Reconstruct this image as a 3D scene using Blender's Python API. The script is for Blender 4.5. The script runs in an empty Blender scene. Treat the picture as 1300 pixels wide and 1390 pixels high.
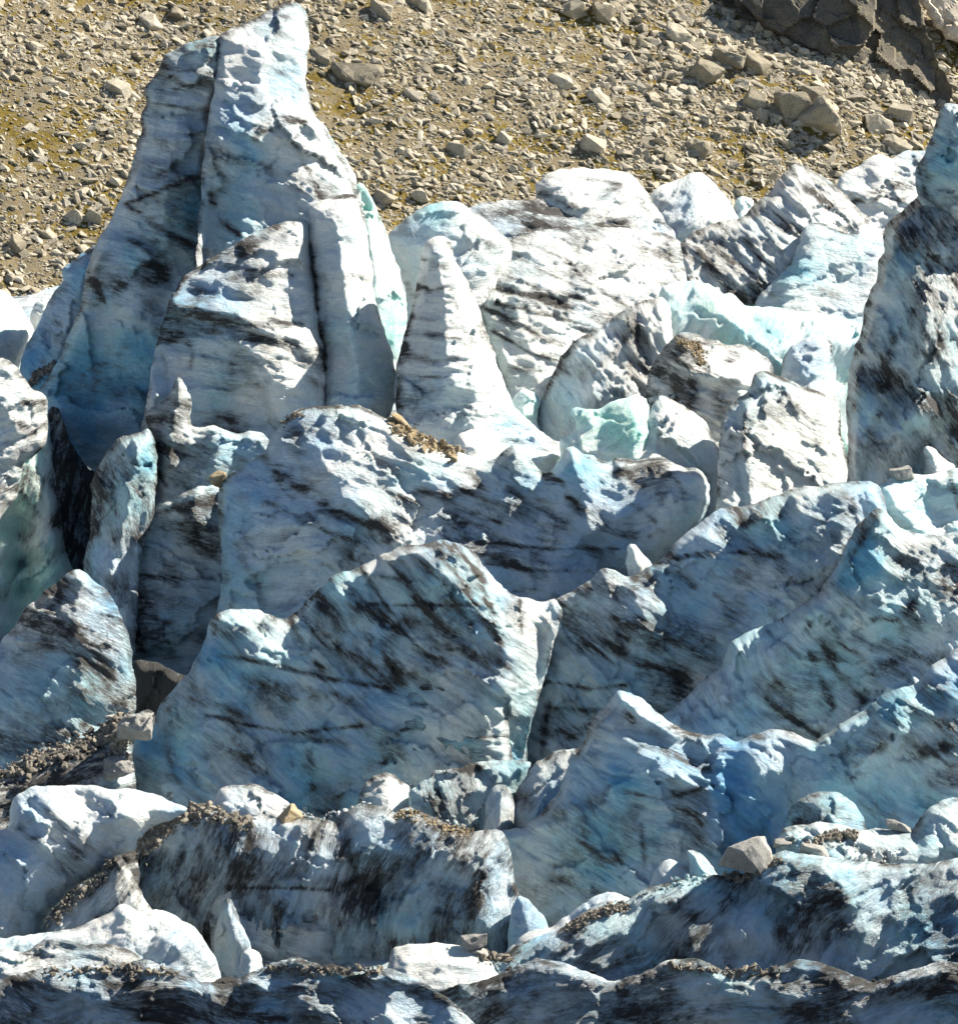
import bpy, bmesh, math, random
import numpy as np
from mathutils import Vector, Matrix

random.seed(7)
rng = np.random.default_rng(7)
SC = bpy.context.scene
COL = SC.collection
R = math.radians

# ------------------------------------------------------------------ camera
F = 4167.0                     # focal length in photo pixels (telephoto)
W, H = 1300.0, 1390.0
PITCH = R(-8.0)
FWD = np.array([0.0, math.cos(PITCH), math.sin(PITCH)])
UP = np.array([0.0, -math.sin(PITCH), math.cos(PITCH)])
RIGHT = np.array([1.0, 0.0, 0.0])


def world(px, py, depth):
    px = np.asarray(px, float); py = np.asarray(py, float); depth = np.asarray(depth, float)
    a = (px - W / 2) / F
    b = (H / 2 - py) / F
    ray = FWD[None, :] + a.reshape(-1, 1) * RIGHT[None, :] + b.reshape(-1, 1) * UP[None, :]
    return ray * depth.reshape(-1, 1)


cam_data = bpy.data.cameras.new('camera')
cam = bpy.data.objects.new('camera', cam_data)
COL.objects.link(cam)
cam.rotation_euler = (R(90) + PITCH, 0, 0)
cam_data.sensor_fit = 'VERTICAL'
cam_data.sensor_height = 24.0
cam_data.sensor_width = 24.0
cam_data.lens = 24.0 * F / H
cam_data.clip_start = 1.0
cam_data.clip_end = 5000
SC.camera = cam

# ------------------------------------------------------------------ light
SUN_DIR = Vector((0.65, 0.24, 0.65)).normalized()     # towards the sun: right, a little behind the ice
sun_el = math.asin(SUN_DIR.z)
sun_az = math.atan2(SUN_DIR.x, SUN_DIR.y)              # clockwise from +Y
wd = bpy.data.worlds.new('World'); SC.world = wd
wd.use_nodes = True
nt = wd.node_tree
bg = nt.nodes['Background']
sky = nt.nodes.new('ShaderNodeTexSky')
sky.sky_type = 'NISHITA'
sky.sun_disc = False
sky.sun_elevation = sun_el
sky.sun_rotation = sun_az
sky.altitude = 2200
sky.air_density = 1.0
sky.dust_density = 0.4
sky.ozone_density = 1.6
nt.links.new(sky.outputs[0], bg.inputs[0])
bg.inputs[1].default_value = 0.05
sd = bpy.data.lights.new('sun', 'SUN')
sd.energy = 5.0
sd.angle = R(0.5)
sd.color = (1.0, 0.925, 0.79)
so = bpy.data.objects.new('sun', sd)
COL.objects.link(so)
so.rotation_euler = SUN_DIR.to_track_quat('Z', 'Y').to_euler()
so.location = (60, 60, 90)
SC.view_settings.view_transform = 'Standard'
SC.view_settings.look = 'None'
SC.view_settings.exposure = 1.38
SC.view_settings.gamma = 1.0

# ------------------------------------------------------------------ noise
_perm = np.random.default_rng(11).permutation(256).astype(np.int64)
_perm = np.concatenate([_perm, _perm, _perm])
_grad = np.random.default_rng(12).normal(size=(256, 3))
_grad /= np.linalg.norm(_grad, axis=1, keepdims=True)


def perlin(x, y, z=0.0):
    x = np.asarray(x, float); y = np.asarray(y, float)
    z = np.broadcast_to(np.asarray(z, float), x.shape)
    xi = np.floor(x).astype(np.int64); yi = np.floor(y).astype(np.int64); zi = np.floor(z).astype(np.int64)
    xf = x - xi; yf = y - yi; zf = z - zi
    u = xf ** 3 * (xf * (xf * 6 - 15) + 10); v = yf ** 3 * (yf * (yf * 6 - 15) + 10); w = zf ** 3 * (zf * (zf * 6 - 15) + 10)
    out = 0
    for dx in (0, 1):
        for dy in (0, 1):
            for dz in (0, 1):
                h = _perm[_perm[_perm[(xi + dx) & 255] + ((yi + dy) & 255)] + ((zi + dz) & 255)]
                g = _grad[h]
                dot = g[..., 0] * (xf - dx) + g[..., 1] * (yf - dy) + g[..., 2] * (zf - dz)
                wt = (u if dx else 1 - u) * (v if dy else 1 - v) * (w if dz else 1 - w)
                out = out + wt * dot
    return out * 1.6


def fbm(x, y, z=0.0, o=4, g=0.5):
    s = 0; a = 1.0
    for i in range(o):
        s = s + a * perlin(x * 2 ** i, y * 2 ** i, np.asarray(z) * 2 ** i + i * 7.3)
        a *= g
    return s


def ridged(x, y, z=0.0, o=4, g=0.5):
    s = 0; a = 1.0
    for i in range(o):
        s = s + a * (1 - 2 * np.abs(perlin(x * 2 ** i, y * 2 ** i, np.asarray(z) * 2 ** i + i * 3.1)))
        a *= g
    return s


def sstep(a, b, x):
    t = np.clip((x - a) / (b - a), 0, 1)
    return t * t * (3 - 2 * t)


# ------------------------------------------------------------------ mesh helpers
def make_mesh(name, co, quads=None, tris=None, smooth=True, attrs=None, vattrs=None):
    me = bpy.data.meshes.new(name)
    nv = len(co)
    me.vertices.add(nv)
    me.vertices.foreach_set('co', np.ascontiguousarray(co, np.float32).ravel())
    loops = []; starts = []; p = 0
    if quads is not None and len(quads):
        loops.append(np.asarray(quads).ravel()); starts.append(np.arange(len(quads)) * 4 + p); p += len(quads) * 4
    if tris is not None and len(tris):
        loops.append(np.asarray(tris).ravel()); starts.append(np.arange(len(tris)) * 3 + p); p += len(tris) * 3
    loops = np.concatenate(loops).astype(np.int32); starts = np.concatenate(starts).astype(np.int32)
    me.loops.add(len(loops)); me.loops.foreach_set('vertex_index', loops)
    me.polygons.add(len(starts)); me.polygons.foreach_set('loop_start', starts)
    me.polygons.foreach_set('use_smooth', np.full(len(starts), smooth, dtype=bool))
    me.update(calc_edges=True)
    me.validate()
    for k, v in (attrs or {}).items():
        a = me.attributes.new(k, 'FLOAT', 'POINT'); a.data.foreach_set('value', np.ascontiguousarray(v, np.float32))
    for k, v in (vattrs or {}).items():
        a = me.attributes.new(k, 'FLOAT_VECTOR', 'POINT'); a.data.foreach_set('vector', np.ascontiguousarray(v, np.float32).ravel())
    return me


def tag(o, label=None, cat=None, group=None, kind=None):
    if label: o['label'] = label
    if cat: o['category'] = cat
    if group: o['group'] = group
    if kind: o['kind'] = kind
    return o


def link(name, me, mat, loc=(0, 0, 0), parent=None):
    o = bpy.data.objects.new(name, me)
    if mat is not None and len(me.materials) == 0:
        me.materials.append(mat)
    COL.objects.link(o)
    o.location = loc
    if parent is not None:
        o.parent = parent
        o.location = Vector(loc) - Vector(parent.location)
    return o


def pts(s):
    return np.array([[float(v) for v in p.split(',')] for p in s.split()])


def seg_dist(px, py, poly, closed=False):
    """distance, nearest point, signed side of the points to a polyline"""
    a = poly; b = np.roll(poly, -1, axis=0)
    if not closed:
        a = poly[:-1]; b = poly[1:]
    n = len(px)
    best = np.full(n, 1e18); nx = np.zeros(n); ny = np.zeros(n); side = np.zeros(n); tt = np.zeros(n)
    for i in range(len(a)):
        ex, ey = b[i] - a[i]
        L2 = ex * ex + ey * ey + 1e-9
        qx = px - a[i, 0]; qy = py - a[i, 1]
        t = np.clip((qx * ex + qy * ey) / L2, 0, 1)
        dx = qx - t * ex; dy = qy - t * ey
        d = dx * dx + dy * dy
        m = d < best
        best = np.where(m, d, best)
        nx = np.where(m, a[i, 0] + t * ex, nx); ny = np.where(m, a[i, 1] + t * ey, ny)
        side = np.where(m, ex * qy - ey * qx, side)
        tt = np.where(m, (i + t) / len(a), tt)
    return np.sqrt(best), nx, ny, side, tt


def inside(px, py, poly):
    c = np.zeros(len(px), bool)
    j = len(poly) - 1
    for i in range(len(poly)):
        xi, yi = poly[i]; xj, yj = poly[j]
        if yi != yj:
            m = ((yi > py) != (yj > py)) & (px < (xj - xi) * (py - yi) / (yj - yi) + xi)
            c ^= m
        j = i
    return c


# row of the photo at which the glacier's own surface would be met at a depth
_GD = np.array([60, 97, 110, 120, 130, 140, 150, 160, 170, 180, 190, 200, 215, 240, 400.])
_GR = np.array([2600, 1345, 1300, 1225, 1130, 965, 830, 720, 620, 525, 450, 385, 345, 330, 500.])


def ground_row(d):
    return float(np.interp(d, _GD, _GR))


SURF = {}


class Surf:
    """front face of a serac: depth offset field that things laid on it can ask for"""
    pass


def ice(name, label, cat, D, top, mat, h=2.6, bulge=45, R_=70, pw=0.5, back=70, lean=0.15, turn=0.0,
               ridges=(), rel=(), ang=-15, warp=1.0, bend=0.0, dirt=0.15, blot=0.0, strokes=(), tint=0.2, blobs=(),
        crest=0.5, crestw=5, rough=1.0, big=1.0, jit=1.0, parent=None, bottom=None, group=None, kind=None, close=True,
        stretch=1.0, key=None, facet=0.0):
    outl = pts(top)
    yb = bottom if bottom is not None else ground_row(D) + 45
    ytop = outl[:, 1].min()
    if close:
        x0, x1 = outl[0, 0], outl[-1, 0]
        tail = []
        if outl[-1, 1] < yb: tail.append([x1, yb])
        if outl[0, 1] < yb: tail.append([x0, yb])
        if tail: outl = np.vstack([outl, np.array(tail)])
    # fine natural jitter of the outline
    res = []
    for i in range(len(outl)):
        a = outl[i]; b = outl[(i + 1) % len(outl)]
        n = max(1, int(np.hypot(*(b - a)) / 4.5))
        for k in range(n):
            res.append(a + (b - a) * k / n)
    poly = np.array(res)
    sd_ = (hash_name(label or name) % 1000) * 1.37
    # slight rounding of corners, then jitter
    sm = (np.roll(poly, 1, 0) + 2 * poly + np.roll(poly, -1, 0)) / 4
    poly = sm
    jx = perlin(poly[:, 0] / 19, poly[:, 1] / 19, sd_) * 2.2 + perlin(poly[:, 0] / 7, poly[:, 1] / 7, sd_ + 5) * 1.6
    jy = perlin(poly[:, 0] / 19, poly[:, 1] / 19, sd_ + 9) * 2.2 + perlin(poly[:, 0] / 7, poly[:, 1] / 7, sd_ + 14) * 1.6
    poly = poly + jit * np.stack([jx, jy], 1)
    xmin, ymin = poly.min(0) - h * 1.5; xmax, ymax = poly.max(0) + h * 1.5
    nx = int((xmax - xmin) / h) + 2; ny = int((ymax - ymin) / h) + 2
    gx, gy = np.meshgrid(xmin + np.arange(nx) * h, ymin + np.arange(ny) * h)
    X = gx.ravel(); Y = gy.ravel()
    ins = inside(X, Y, poly)
    dist, qx, qy, _, _ = seg_dist(X, Y, poly, closed=True)
    I2 = ins.reshape(ny, nx)
    cell = I2[:-1, :-1] | I2[1:, :-1] | I2[:-1, 1:] | I2[1:, 1:]
    ci, cj = np.nonzero(cell)
    idx = np.arange(nx * ny).reshape(ny, nx)
    quad = np.stack([idx[ci, cj], idx[ci + 1, cj], idx[ci + 1, cj + 1], idx[ci, cj + 1]], 1)
    used = np.unique(quad)
    remap = np.full(nx * ny, -1); remap[used] = np.arange(len(used))
    quad = remap[quad]
    X = X[used].copy(); Y = Y[used].copy(); ins = ins[used]; dist = dist[used]
    X[~ins] = qx[used][~ins]; Y[~ins] = qy[used][~ins]; dist = np.where(ins, dist, 0.0)
    s = D / F
    xc = (poly[:, 0].min() + poly[:, 0].max()) / 2
    # bottom edge is buried: do not round there
    dt = dist
    # stratification coordinates in metres
    ca, sa = math.cos(R(ang)), math.sin(R(ang))
    mx = (X - xc) * s; mz = (ytop - Y) * s
    wx = warp * 0.5 * fbm(X / 190, Y / 190, sd_, 2, 0.4)
    wz = warp * 0.5 * fbm(X / 190 + 31, Y / 190, sd_ + 3, 2, 0.4)
    mxx = mx + wx; mzz = mz + wz
    along = (mxx * ca + mzz * sa)
    strat = (-mxx * sa + mzz * ca) + bend * 0.02 * along * along
    # relief (photo pixels, positive towards the viewer)
    t = np.clip(dt / R_, 0, 1)
    t2 = np.clip(dt / (R_ * 0.28), 0, 1)
    prof = 0.8 * t + 0.2 * (1 - (1 - t2) ** 2) ** pw
    edge = np.clip(dt / 12, 0, 1)
    base = lean * (Y - ytop) + turn * (xc - X)
    d = bulge * prof
    for (pl, hh, wl, wr) in ridges:
        pd, _, _, side, _ = seg_dist(X, Y, pts(pl))
        wsel = np.where(side > 0, wl, wr)      # polyline drawn downwards: side>0 is its left in the picture
        # ease the kink slightly
        q = np.sqrt(pd * pd + 9) - 3
        d = d + hh * np.clip(1 - q / wsel, 0, 1) * edge
    if len(rel):
        rel = np.array(rel, float)
        A = np.hypot(rel[:, None, 0] - rel[None, :, 0], rel[:, None, 1] - rel[None, :, 1])
        n = len(rel)
        M = np.zeros((n + 1, n + 1)); M[:n, :n] = -A - np.eye(n) * 4; M[:n, n] = 1; M[n, :n] = 1
        sol = np.linalg.lstsq(M, np.append(rel[:, 2], 0), rcond=None)[0]
        v = np.full(len(X), sol[n])
        for k in range(n):
            v -= sol[k] * np.hypot(X - rel[k, 0], Y - rel[k, 1])
        d = d + v * edge
    nb = fbm(X / 120, Y / 120, sd_ + 20, 2) * 9 * big + fbm(X / 40, Y / 40, sd_ + 27, 2) * 2 * big
    fu = along / s; fv = strat / s
    fwx = fbm(X / 30, Y / 30, sd_ + 90, 3) * 9; fwy = fbm(X / 30, Y / 30, sd_ + 95, 3) * 9
    nb = nb + 7 * big * facets(fu * 0.6 + fwx * 1.6, fv + fwy * 1.6, sd_ + 31, 130) + (5 + facet) * big * facets(fu * 0.7 + fwx, fv + fwy, sd_, 58) + 1.0 * rough * facets(fu * 0.75 + fwx, fv + fwy, sd_ + 13, 25)
    ns = (ridged(along * 0.2 / stretch, strat * 0.55, sd_, 4, 0.5) * 3.6 + fbm(along * 0.45, strat * 1.5, sd_ + 4, 3, 0.55) * 2.4
          + ridged(X / 60, Y / 60, sd_ + 8, 2) * 0.9 + fbm(X / 14, Y / 14, sd_ + 2, 2) * 0.35) * rough
    lq = strat * 1.05 + 0.7 * fbm(along * 0.25, strat * 0.4, sd_ + 41, 3)
    lf = lq - np.floor(lq)
    lm = np.clip(0.35 + 1.3 * fbm(along * 0.2, strat * 0.35, sd_ + 44, 3), 0, 1)
    lq2 = strat * 2.9 + 0.8 * fbm(along * 0.4, strat * 0.8, sd_ + 47, 3)
    lf2 = lq2 - np.floor(lq2)
    ns = ns + rough * lm * (4.2 * (1 - lf) * np.clip(lf * 8, 0, 1) + 1.6 * (1 - lf2) * np.clip(lf2 * 5, 0, 1))
    d = d + (nb + ns) * edge
    d = np.where(ins, d, 0)
    # ---- dirt and tint; tint runs bluer on shaded walls, painting part of their shade
    dr = np.full(len(X), float(dirt))
    dr += -0.10 + 0.34 * fbm(X / 75, Y / 75, sd_ + 55, 3)
    dr += blot * np.clip(fbm(X / 70, Y / 70, sd_ + 50, 4, 0.55) + 0.1, 0, 1)
    for (pl, ww, st) in strokes:
        P = pts(pl)
        ww = ww * 0.8
        jd = fbm(along * 0.5, strat * 1.6, sd_ + 60, 4, 0.6) * ww * 0.9
        pd, _, _, _, _ = seg_dist(X, Y, P) if len(P) > 1 else (np.hypot(X - P[0, 0], Y - P[0, 1]),) * 5
        md = np.clip(0.8 + 0.8 * fbm(along * 0.35, strat * 2.2, sd_ + 66, 3), 0.1, 1.4)
        if ww < 3.4:
            ww = max(ww, 2.0); jd = jd * 0.3; md = 0.5 + 0.5 * md
        if ww > 9: st = st * 0.72
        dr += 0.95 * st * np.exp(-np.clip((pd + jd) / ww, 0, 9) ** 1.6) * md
    if crest > 0:
        near_bottom = Y > yb - 20
        cn = np.clip(0.55 + 0.9 * fbm(X / 30, Y / 30, sd_ + 70, 2), 0, 1.3)
        dr += np.where(near_bottom, 0, crest * cn * np.exp(-(dist / crestw) ** 2))
    ti = np.full(len(X), float(tint) * 0.88) + 0.42 * fbm(X / 95, Y / 95, sd_ + 80, 3)
    for (bx, by, br, st) in blobs:
        ti += st * np.exp(-(((X - bx) ** 2 + (Y - by) ** 2) / br ** 2))
    # ---- vertices
    fx, fy, fd = X, Y, base + d
    bi = np.nonzero(ins)[0]
    bmap = np.arange(len(X)); bmap[bi] = len(X) + np.arange(len(bi))
    tb = np.clip(dist[bi] / (R_ * 1.2), 0, 1)
    bd = base[bi] - back * (1 - (1 - tb) ** 2) ** 0.5 * (1 + 0.5 * np.clip((Y[bi] - ytop) / 300, 0, 1.5)) + fbm(X[bi] / 60, Y[bi] / 60, sd_ + 33, 2) * 6
    AX = np.concatenate([X, X[bi]]); AY = np.concatenate([Y, Y[bi]]); AD = np.concatenate([fd, bd])
    co = world(AX, AY, D - AD * s)
    base_p = world([xc], [yb], [D - lean * (yb - ytop) * s])[0]
    co = co - base_p
    allq = np.vstack([quad, bmap[quad][:, ::-1]])
    # drop back faces whose four corners are all on the outline (they would double the front face)
    suv = np.stack([along, strat, np.full(len(X), sd_ % 50)], 1)
    suv = np.vstack([suv, suv[bi]])
    me = make_mesh(name, co, quads=allq,
                   attrs={'dirt': np.concatenate([dr, dr[bi]]), 'tint': np.concatenate([ti, ti[bi]])}, vattrs={'suv': suv})
    o = link(name, me, mat, base_p, parent)
    if parent is None:
        tag(o, label, cat, group, kind)
    elif label and label.startswith('='):
        o['label'] = label[1:]
    S = Surf(); S.X, S.Y, S.d, S.D = X, Y, fd, D
    SURF[key or name] = S
    return o


def hash_name(s):
    h = 2166136261
    for c in s:
        h = ((h ^ ord(c)) * 16777619) & 0xffffffff
    return h


def facets(X, Y, seed, size):
    """angular broken facets: planes per cell of a jittered grid"""
    gx = np.floor(X / size).astype(int); gy = np.floor(Y / size).astype(int)
    best = np.full(len(X), 1e9); val = np.zeros(len(X))
    for dx in (-1, 0, 1):
        for dy in (-1, 0, 1):
            cx = gx + dx; cy = gy + dy
            hsh = _perm[(_perm[(cx + int(seed)) & 255] + cy) & 255]
            g = _grad[hsh]
            ox = (cx + 0.5 + 0.45 * g[:, 0]) * size; oy = (cy + 0.5 + 0.45 * g[:, 1]) * size
            dd = np.hypot(X - ox, Y - oy)
            v = g[:, 2] + ((X - ox) * g[:, 1] + (Y - oy) * g[:, 0]) / size * 1.2
            m = dd < best
            best = np.where(m, dd, best); val = np.where(m, v, val)
    return val


def on(key, px, py, lift=0.0):
    """a point on the front face of a serac at a photo pixel"""
    S = SURF[key]
    k = np.argmin((S.X - px) ** 2 + (S.Y - py) ** 2)
    dep = S.D - S.d[k] * S.D / F
    return world([px], [py], [dep - lift])[0], S.D / F


# ------------------------------------------------------------------ materials
def new_mat(name):
    m = bpy.data.materials.new(name); m.use_nodes = True
    nt = m.node_tree
    return m, nt, nt.nodes, nt.links, nt.nodes['Principled BSDF']


def nd(nodes, t, **kw):
    n = nodes.new(t)
    for k, v in kw.items():
        setattr(n, k, v)
    return n


def math_node(nodes, links, op, a, b=None, c=None, clamp=False):
    n = nodes.new('ShaderNodeMath'); n.operation = op; n.use_clamp = clamp
    for i, v in enumerate((a, b, c)):
        if v is None: continue
        if hasattr(v, 'links'): links.new(v, n.inputs[i])
        else: n.inputs[i].default_value = v
    return n.outputs[0]


def mixc(nodes, links, fac, a, b, blend='MIX'):
    n = nodes.new('ShaderNodeMix'); n.data_type = 'RGBA'; n.blend_type = blend; n.clamp_factor = True
    for sock, v in ((n.inputs['Factor'], fac), (n.inputs['A'], a), (n.inputs['B'], b)):
        pass
    def put(s, v):
        if hasattr(v, 'links'): links.new(v, s)
        elif isinstance(v, (int, float)): s.default_value = v
        else: s.default_value = (*v, 1.0)
    put(n.inputs[0], fac); put(n.inputs[6], a); put(n.inputs[7], b)
    return n.outputs[2]


def maprange(nodes, links, v, a, b, c=0.0, d=1.0, smooth=True):
    n = nodes.new('ShaderNodeMapRange'); n.clamp = True
    if smooth: n.interpolation_type = 'SMOOTHSTEP'
    links.new(v, n.inputs[0])
    for i, q in enumerate((a, b, c, d)): n.inputs[i + 1].default_value = q
    return n.outputs[0]


def noise(nodes, links, vec, scale, detail=5, rough=0.55, dist=0.0):
    n = nodes.new('ShaderNodeTexNoise')
    n.inputs['Scale'].default_value = scale; n.inputs['Detail'].default_value = detail
    n.inputs['Roughness'].default_value = rough; n.inputs['Distortion'].default_value = dist
    if vec is not None: links.new(vec, n.inputs['Vector'])
    return n.outputs['Fac']


def scaled(nodes, links, vec, sc):
    n = nodes.new('ShaderNodeMapping'); n.inputs['Scale'].default_value = sc
    links.new(vec, n.inputs['Vector'])
    return n.outputs[0]


def ice_material(name, white=(0.80, 0.82, 0.80), blue=(0.215, 0.49, 0.74), sss=0.0, streak=1.0):
    m, nt, N, L, P = new_mat(name)
    suv = nd(N, 'ShaderNodeAttribute', attribute_name='suv').outputs['Vector']
    da = nd(N, 'ShaderNodeAttribute', attribute_name='dirt').outputs['Fac']
    ta = nd(N, 'ShaderNodeAttribute', attribute_name='tint').outputs['Fac']
    geo = N.new('ShaderNodeNewGeometry').outputs['Position']
    b1 = noise(N, L, scaled(N, L, suv, (0.34, 0.9, 1)), 1.0, 9, 0.68, 0.4)       # broad bands
    b2 = noise(N, L, scaled(N, L, suv, (1.0, 2.8, 1)), 1.0, 8, 0.74, 0.4)        # thin bands
    iso = noise(N, L, geo, 0.55, 6, 0.62, 0.4)                                     # blotches
    fine = noise(N, L, geo, 5.0, 6, 0.7, 0.2)
    grit = noise(N, L, geo, 22.0, 3, 0.7)
    # sharp hairlines: noise near its mid value
    def lines(sc, w, det, ds):
        q = noise(N, L, scaled(N, L, suv, sc), 1.0, det, 0.6, ds)
        return maprange(N, L, math_node(N, L, 'ABSOLUTE', math_node(N, L, 'SUBTRACT', q, 0.5)), 0.0, w, 1.0, 0.0)
    l1 = lines((0.22, 1.3, 1), 0.020, 7, 0.5)
    l2 = lines((0.55, 3.4, 1), 0.034, 7, 0.4)
    l3 = lines((1.6, 8.0, 1), 0.06, 6, 0.4)
    hair = math_node(N, L, 'MAXIMUM', l1, math_node(N, L, 'MAXIMUM', math_node(N, L, 'MULTIPLY', l2, 0.85), math_node(N, L, 'MULTIPLY', l3, 0.6)))
    wv = N.new('ShaderNodeTexNoise'); wv.inputs['Scale'].default_value = 0.8; wv.inputs['Detail'].default_value = 5; L.new(suv, wv.inputs['Vector'])
    va = N.new('ShaderNodeVectorMath'); va.operation = 'MULTIPLY_ADD'; L.new(wv.outputs['Color'], va.inputs[0]); va.inputs[1].default_value = (1.3, 1.3, 0.5)
    L.new(scaled(N, L, suv, (0.45, 0.8, 1)), va.inputs[2])
    vo = N.new('ShaderNodeTexVoronoi'); vo.feature = 'DISTANCE_TO_EDGE'; vo.inputs['Scale'].default_value = 0.55; L.new(va.outputs[0], vo.inputs['Vector'])
    hair2 = maprange(N, L, vo.outputs['Distance'], 0.0, 0.022, 1.0, 0.0)
    # dirt threshold moves with the local dirt amount
    f = math_node(N, L, 'MULTIPLY', b1, 0.40)
    f = math_node(N, L, 'MULTIPLY_ADD', b2, 0.36, f)
    f = math_node(N, L, 'MULTIPLY_ADD', iso, 0.46, f)
    f = math_node(N, L, 'MULTIPLY_ADD', fine, 0.30, f)         # mean about 0.76
    lay = math_node(N, L, 'MULTIPLY', noise(N, L, scaled(N, L, suv, (0.75, 2.4, 1)), 1.0, 9, 0.7, 0.5), 0.55)
    lay = math_node(N, L, 'MULTIPLY_ADD', noise(N, L, scaled(N, L, suv, (1.9, 6.0, 1)), 1.0, 7, 0.7, 0.4), 0.45, lay)
    layer = maprange(N, L, lay, 0.42, 0.58, 0.50, 1.22)
    dal = math_node(N, L, 'MULTIPLY', da, layer)
    f = math_node(N, L, 'MULTIPLY_ADD', dal, 0.31, f)
    soft = maprange(N, L, f, 0.78, 1.06)
    hard = maprange(N, L, f, 0.93, 1.10)
    vis = math_node(N, L, 'MULTIPLY', b1, 0.55)
    vis = math_node(N, L, 'MULTIPLY_ADD', iso, 0.55, vis)
    vis = math_node(N, L, 'MULTIPLY_ADD', da, 0.42, vis)
    vis = maprange(N, L, vis, 0.55, 0.90)
    hairs = math_node(N, L, 'MULTIPLY', math_node(N, L, 'MAXIMUM', hair, math_node(N, L, 'MULTIPLY', hair2, 0.8)), vis)
    # clean ice colour; on shaded walls the blue tint also paints shade
    tn = math_node(N, L, 'ADD', ta, math_node(N, L, 'MULTIPLY_ADD', noise(N, L, geo, 0.25, 4, 0.6, 0.6), 1.3, -0.65))
    tn = math_node(N, L, 'MULTIPLY_ADD', math_node(N, L, 'SUBTRACT', b2, 0.5), 0.7, tn, clamp=True)
    hue = mixc(N, L, maprange(N, L, noise(N, L, geo, 0.17, 3, 0.5, 0.3), 0.42, 0.6), blue, (blue[0] * 1.25, blue[1] * 1.22, blue[2] * 0.95))
    clean = mixc(N, L, tn, white, hue)
    deep = mixc(N, L, maprange(N, L, tn, 0.75, 1.35), clean, (0.09, 0.33, 0.58))
    var = maprange(N, L, fine, 0.3, 0.75, 0.86, 1.06)
    cc = N.new('ShaderNodeVectorMath'); cc.operation = 'SCALE'; L.new(deep, cc.inputs[0]); L.new(var, cc.inputs['Scale'])
    grey = mixc(N, L, math_node(N, L, 'MULTIPLY', soft, 0.85), cc.outputs[0], mixc(N, L, iso, (0.13, 0.155, 0.19), (0.23, 0.215, 0.19)))
    dark = mixc(N, L, math_node(N, L, 'MULTIPLY', hard, 0.95), grey, mixc(N, L, grit, (0.022, 0.022, 0.023), (0.095, 0.085, 0.073)))
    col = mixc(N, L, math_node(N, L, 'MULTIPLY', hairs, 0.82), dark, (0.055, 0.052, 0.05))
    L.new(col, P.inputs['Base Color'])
    rr = maprange(N, L, hard, 0, 1, 0.34, 0.85)
    L.new(rr, P.inputs['Roughness'])
    P.inputs['Specular IOR Level'].default_value = 0.35
    if sss > 0:
        P.inputs['Subsurface Weight'].default_value = sss
        P.inputs['Subsurface Radius'].default_value = (0.25, 0.8, 1.0)
        P.inputs['Subsurface Scale'].default_value = 0.6
    # bump: strata, scallops and grit
    hgt = math_node(N, L, 'MULTIPLY', b1, 0.5)
    hgt = math_node(N, L, 'MULTIPLY_ADD', b2, 0.34, hgt)
    hgt = math_node(N, L, 'MULTIPLY_ADD', noise(N, L, geo, 1.6, 5, 0.6, 0.3), 0.15, hgt)
    hgt = math_node(N, L, 'MULTIPLY_ADD', fine, 0.16, hgt)
    hgt = math_node(N, L, 'MULTIPLY_ADD', layer, 0.05, hgt)
    hgt = math_node(N, L, 'MULTIPLY_ADD', grit, 0.02, hgt)
    hgt = math_node(N, L, 'MULTIPLY_ADD', hairs, -0.10, hgt)
    bp = N.new('ShaderNodeBump'); bp.inputs['Strength'].default_value = 0.95; bp.inputs['Distance'].default_value = 0.7
    L.new(hgt, bp.inputs['Height']); L.new(bp.outputs[0], P.inputs['Normal'])
    return m


ICE = ice_material('glacier_ice_material', sss=0.12)
CYAN = ice_material('clear_ice_material', white=(0.78, 0.84, 0.84), blue=(0.34, 0.72, 0.76), sss=0.35)


def rock_material(name, a, b, c, lichen=0.0, scale=1.0):
    m, nt, N, L, P = new_mat(name)
    geo = N.new('ShaderNodeNewGeometry').outputs['Position']
    tone = nd(N, 'ShaderNodeAttribute', attribute_name='tone').outputs['Fac']
    n1 = noise(N, L, geo, 1.3 * scale, 6, 0.65, 0.3)
    n2 = noise(N, L, geo, 9 * scale, 5, 0.7)
    n3 = noise(N, L, geo, 40 * scale, 2, 0.6)
    k = mixc(N, L, tone, a, b)
    k = mixc(N, L, maprange(N, L, n1, 0.45, 0.7), k, c)
    sp = maprange(N, L, n2, 0.25, 0.75, 0.6, 1.25)
    sc = N.new('ShaderNodeVectorMath'); sc.operation = 'SCALE'; L.new(k, sc.inputs[0]); L.new(sp, sc.inputs['Scale'])
    k = sc.outputs[0]
    if lichen:
        k = mixc(N, L, math_node(N, L, 'MULTIPLY', maprange(N, L, noise(N, L, geo, 0.5 * scale, 6, 0.7, 0.5), 0.55, 0.68), lichen), k, (0.24, 0.21, 0.07))
    L.new(k, P.inputs['Base Color'])
    P.inputs['Roughness'].default_value = 0.9
    P.inputs['Specular IOR Level'].default_value = 0.2
    bp = N.new('ShaderNodeBump'); bp.inputs['Strength'].default_value = 0.7; bp.inputs['Distance'].default_value = 0.12
    hh = math_node(N, L, 'MULTIPLY_ADD', n2, 0.7, math_node(N, L, 'MULTIPLY', n3, 0.3))
    L.new(hh, bp.inputs['Height']); L.new(bp.outputs[0], P.inputs['Normal'])
    return m


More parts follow.
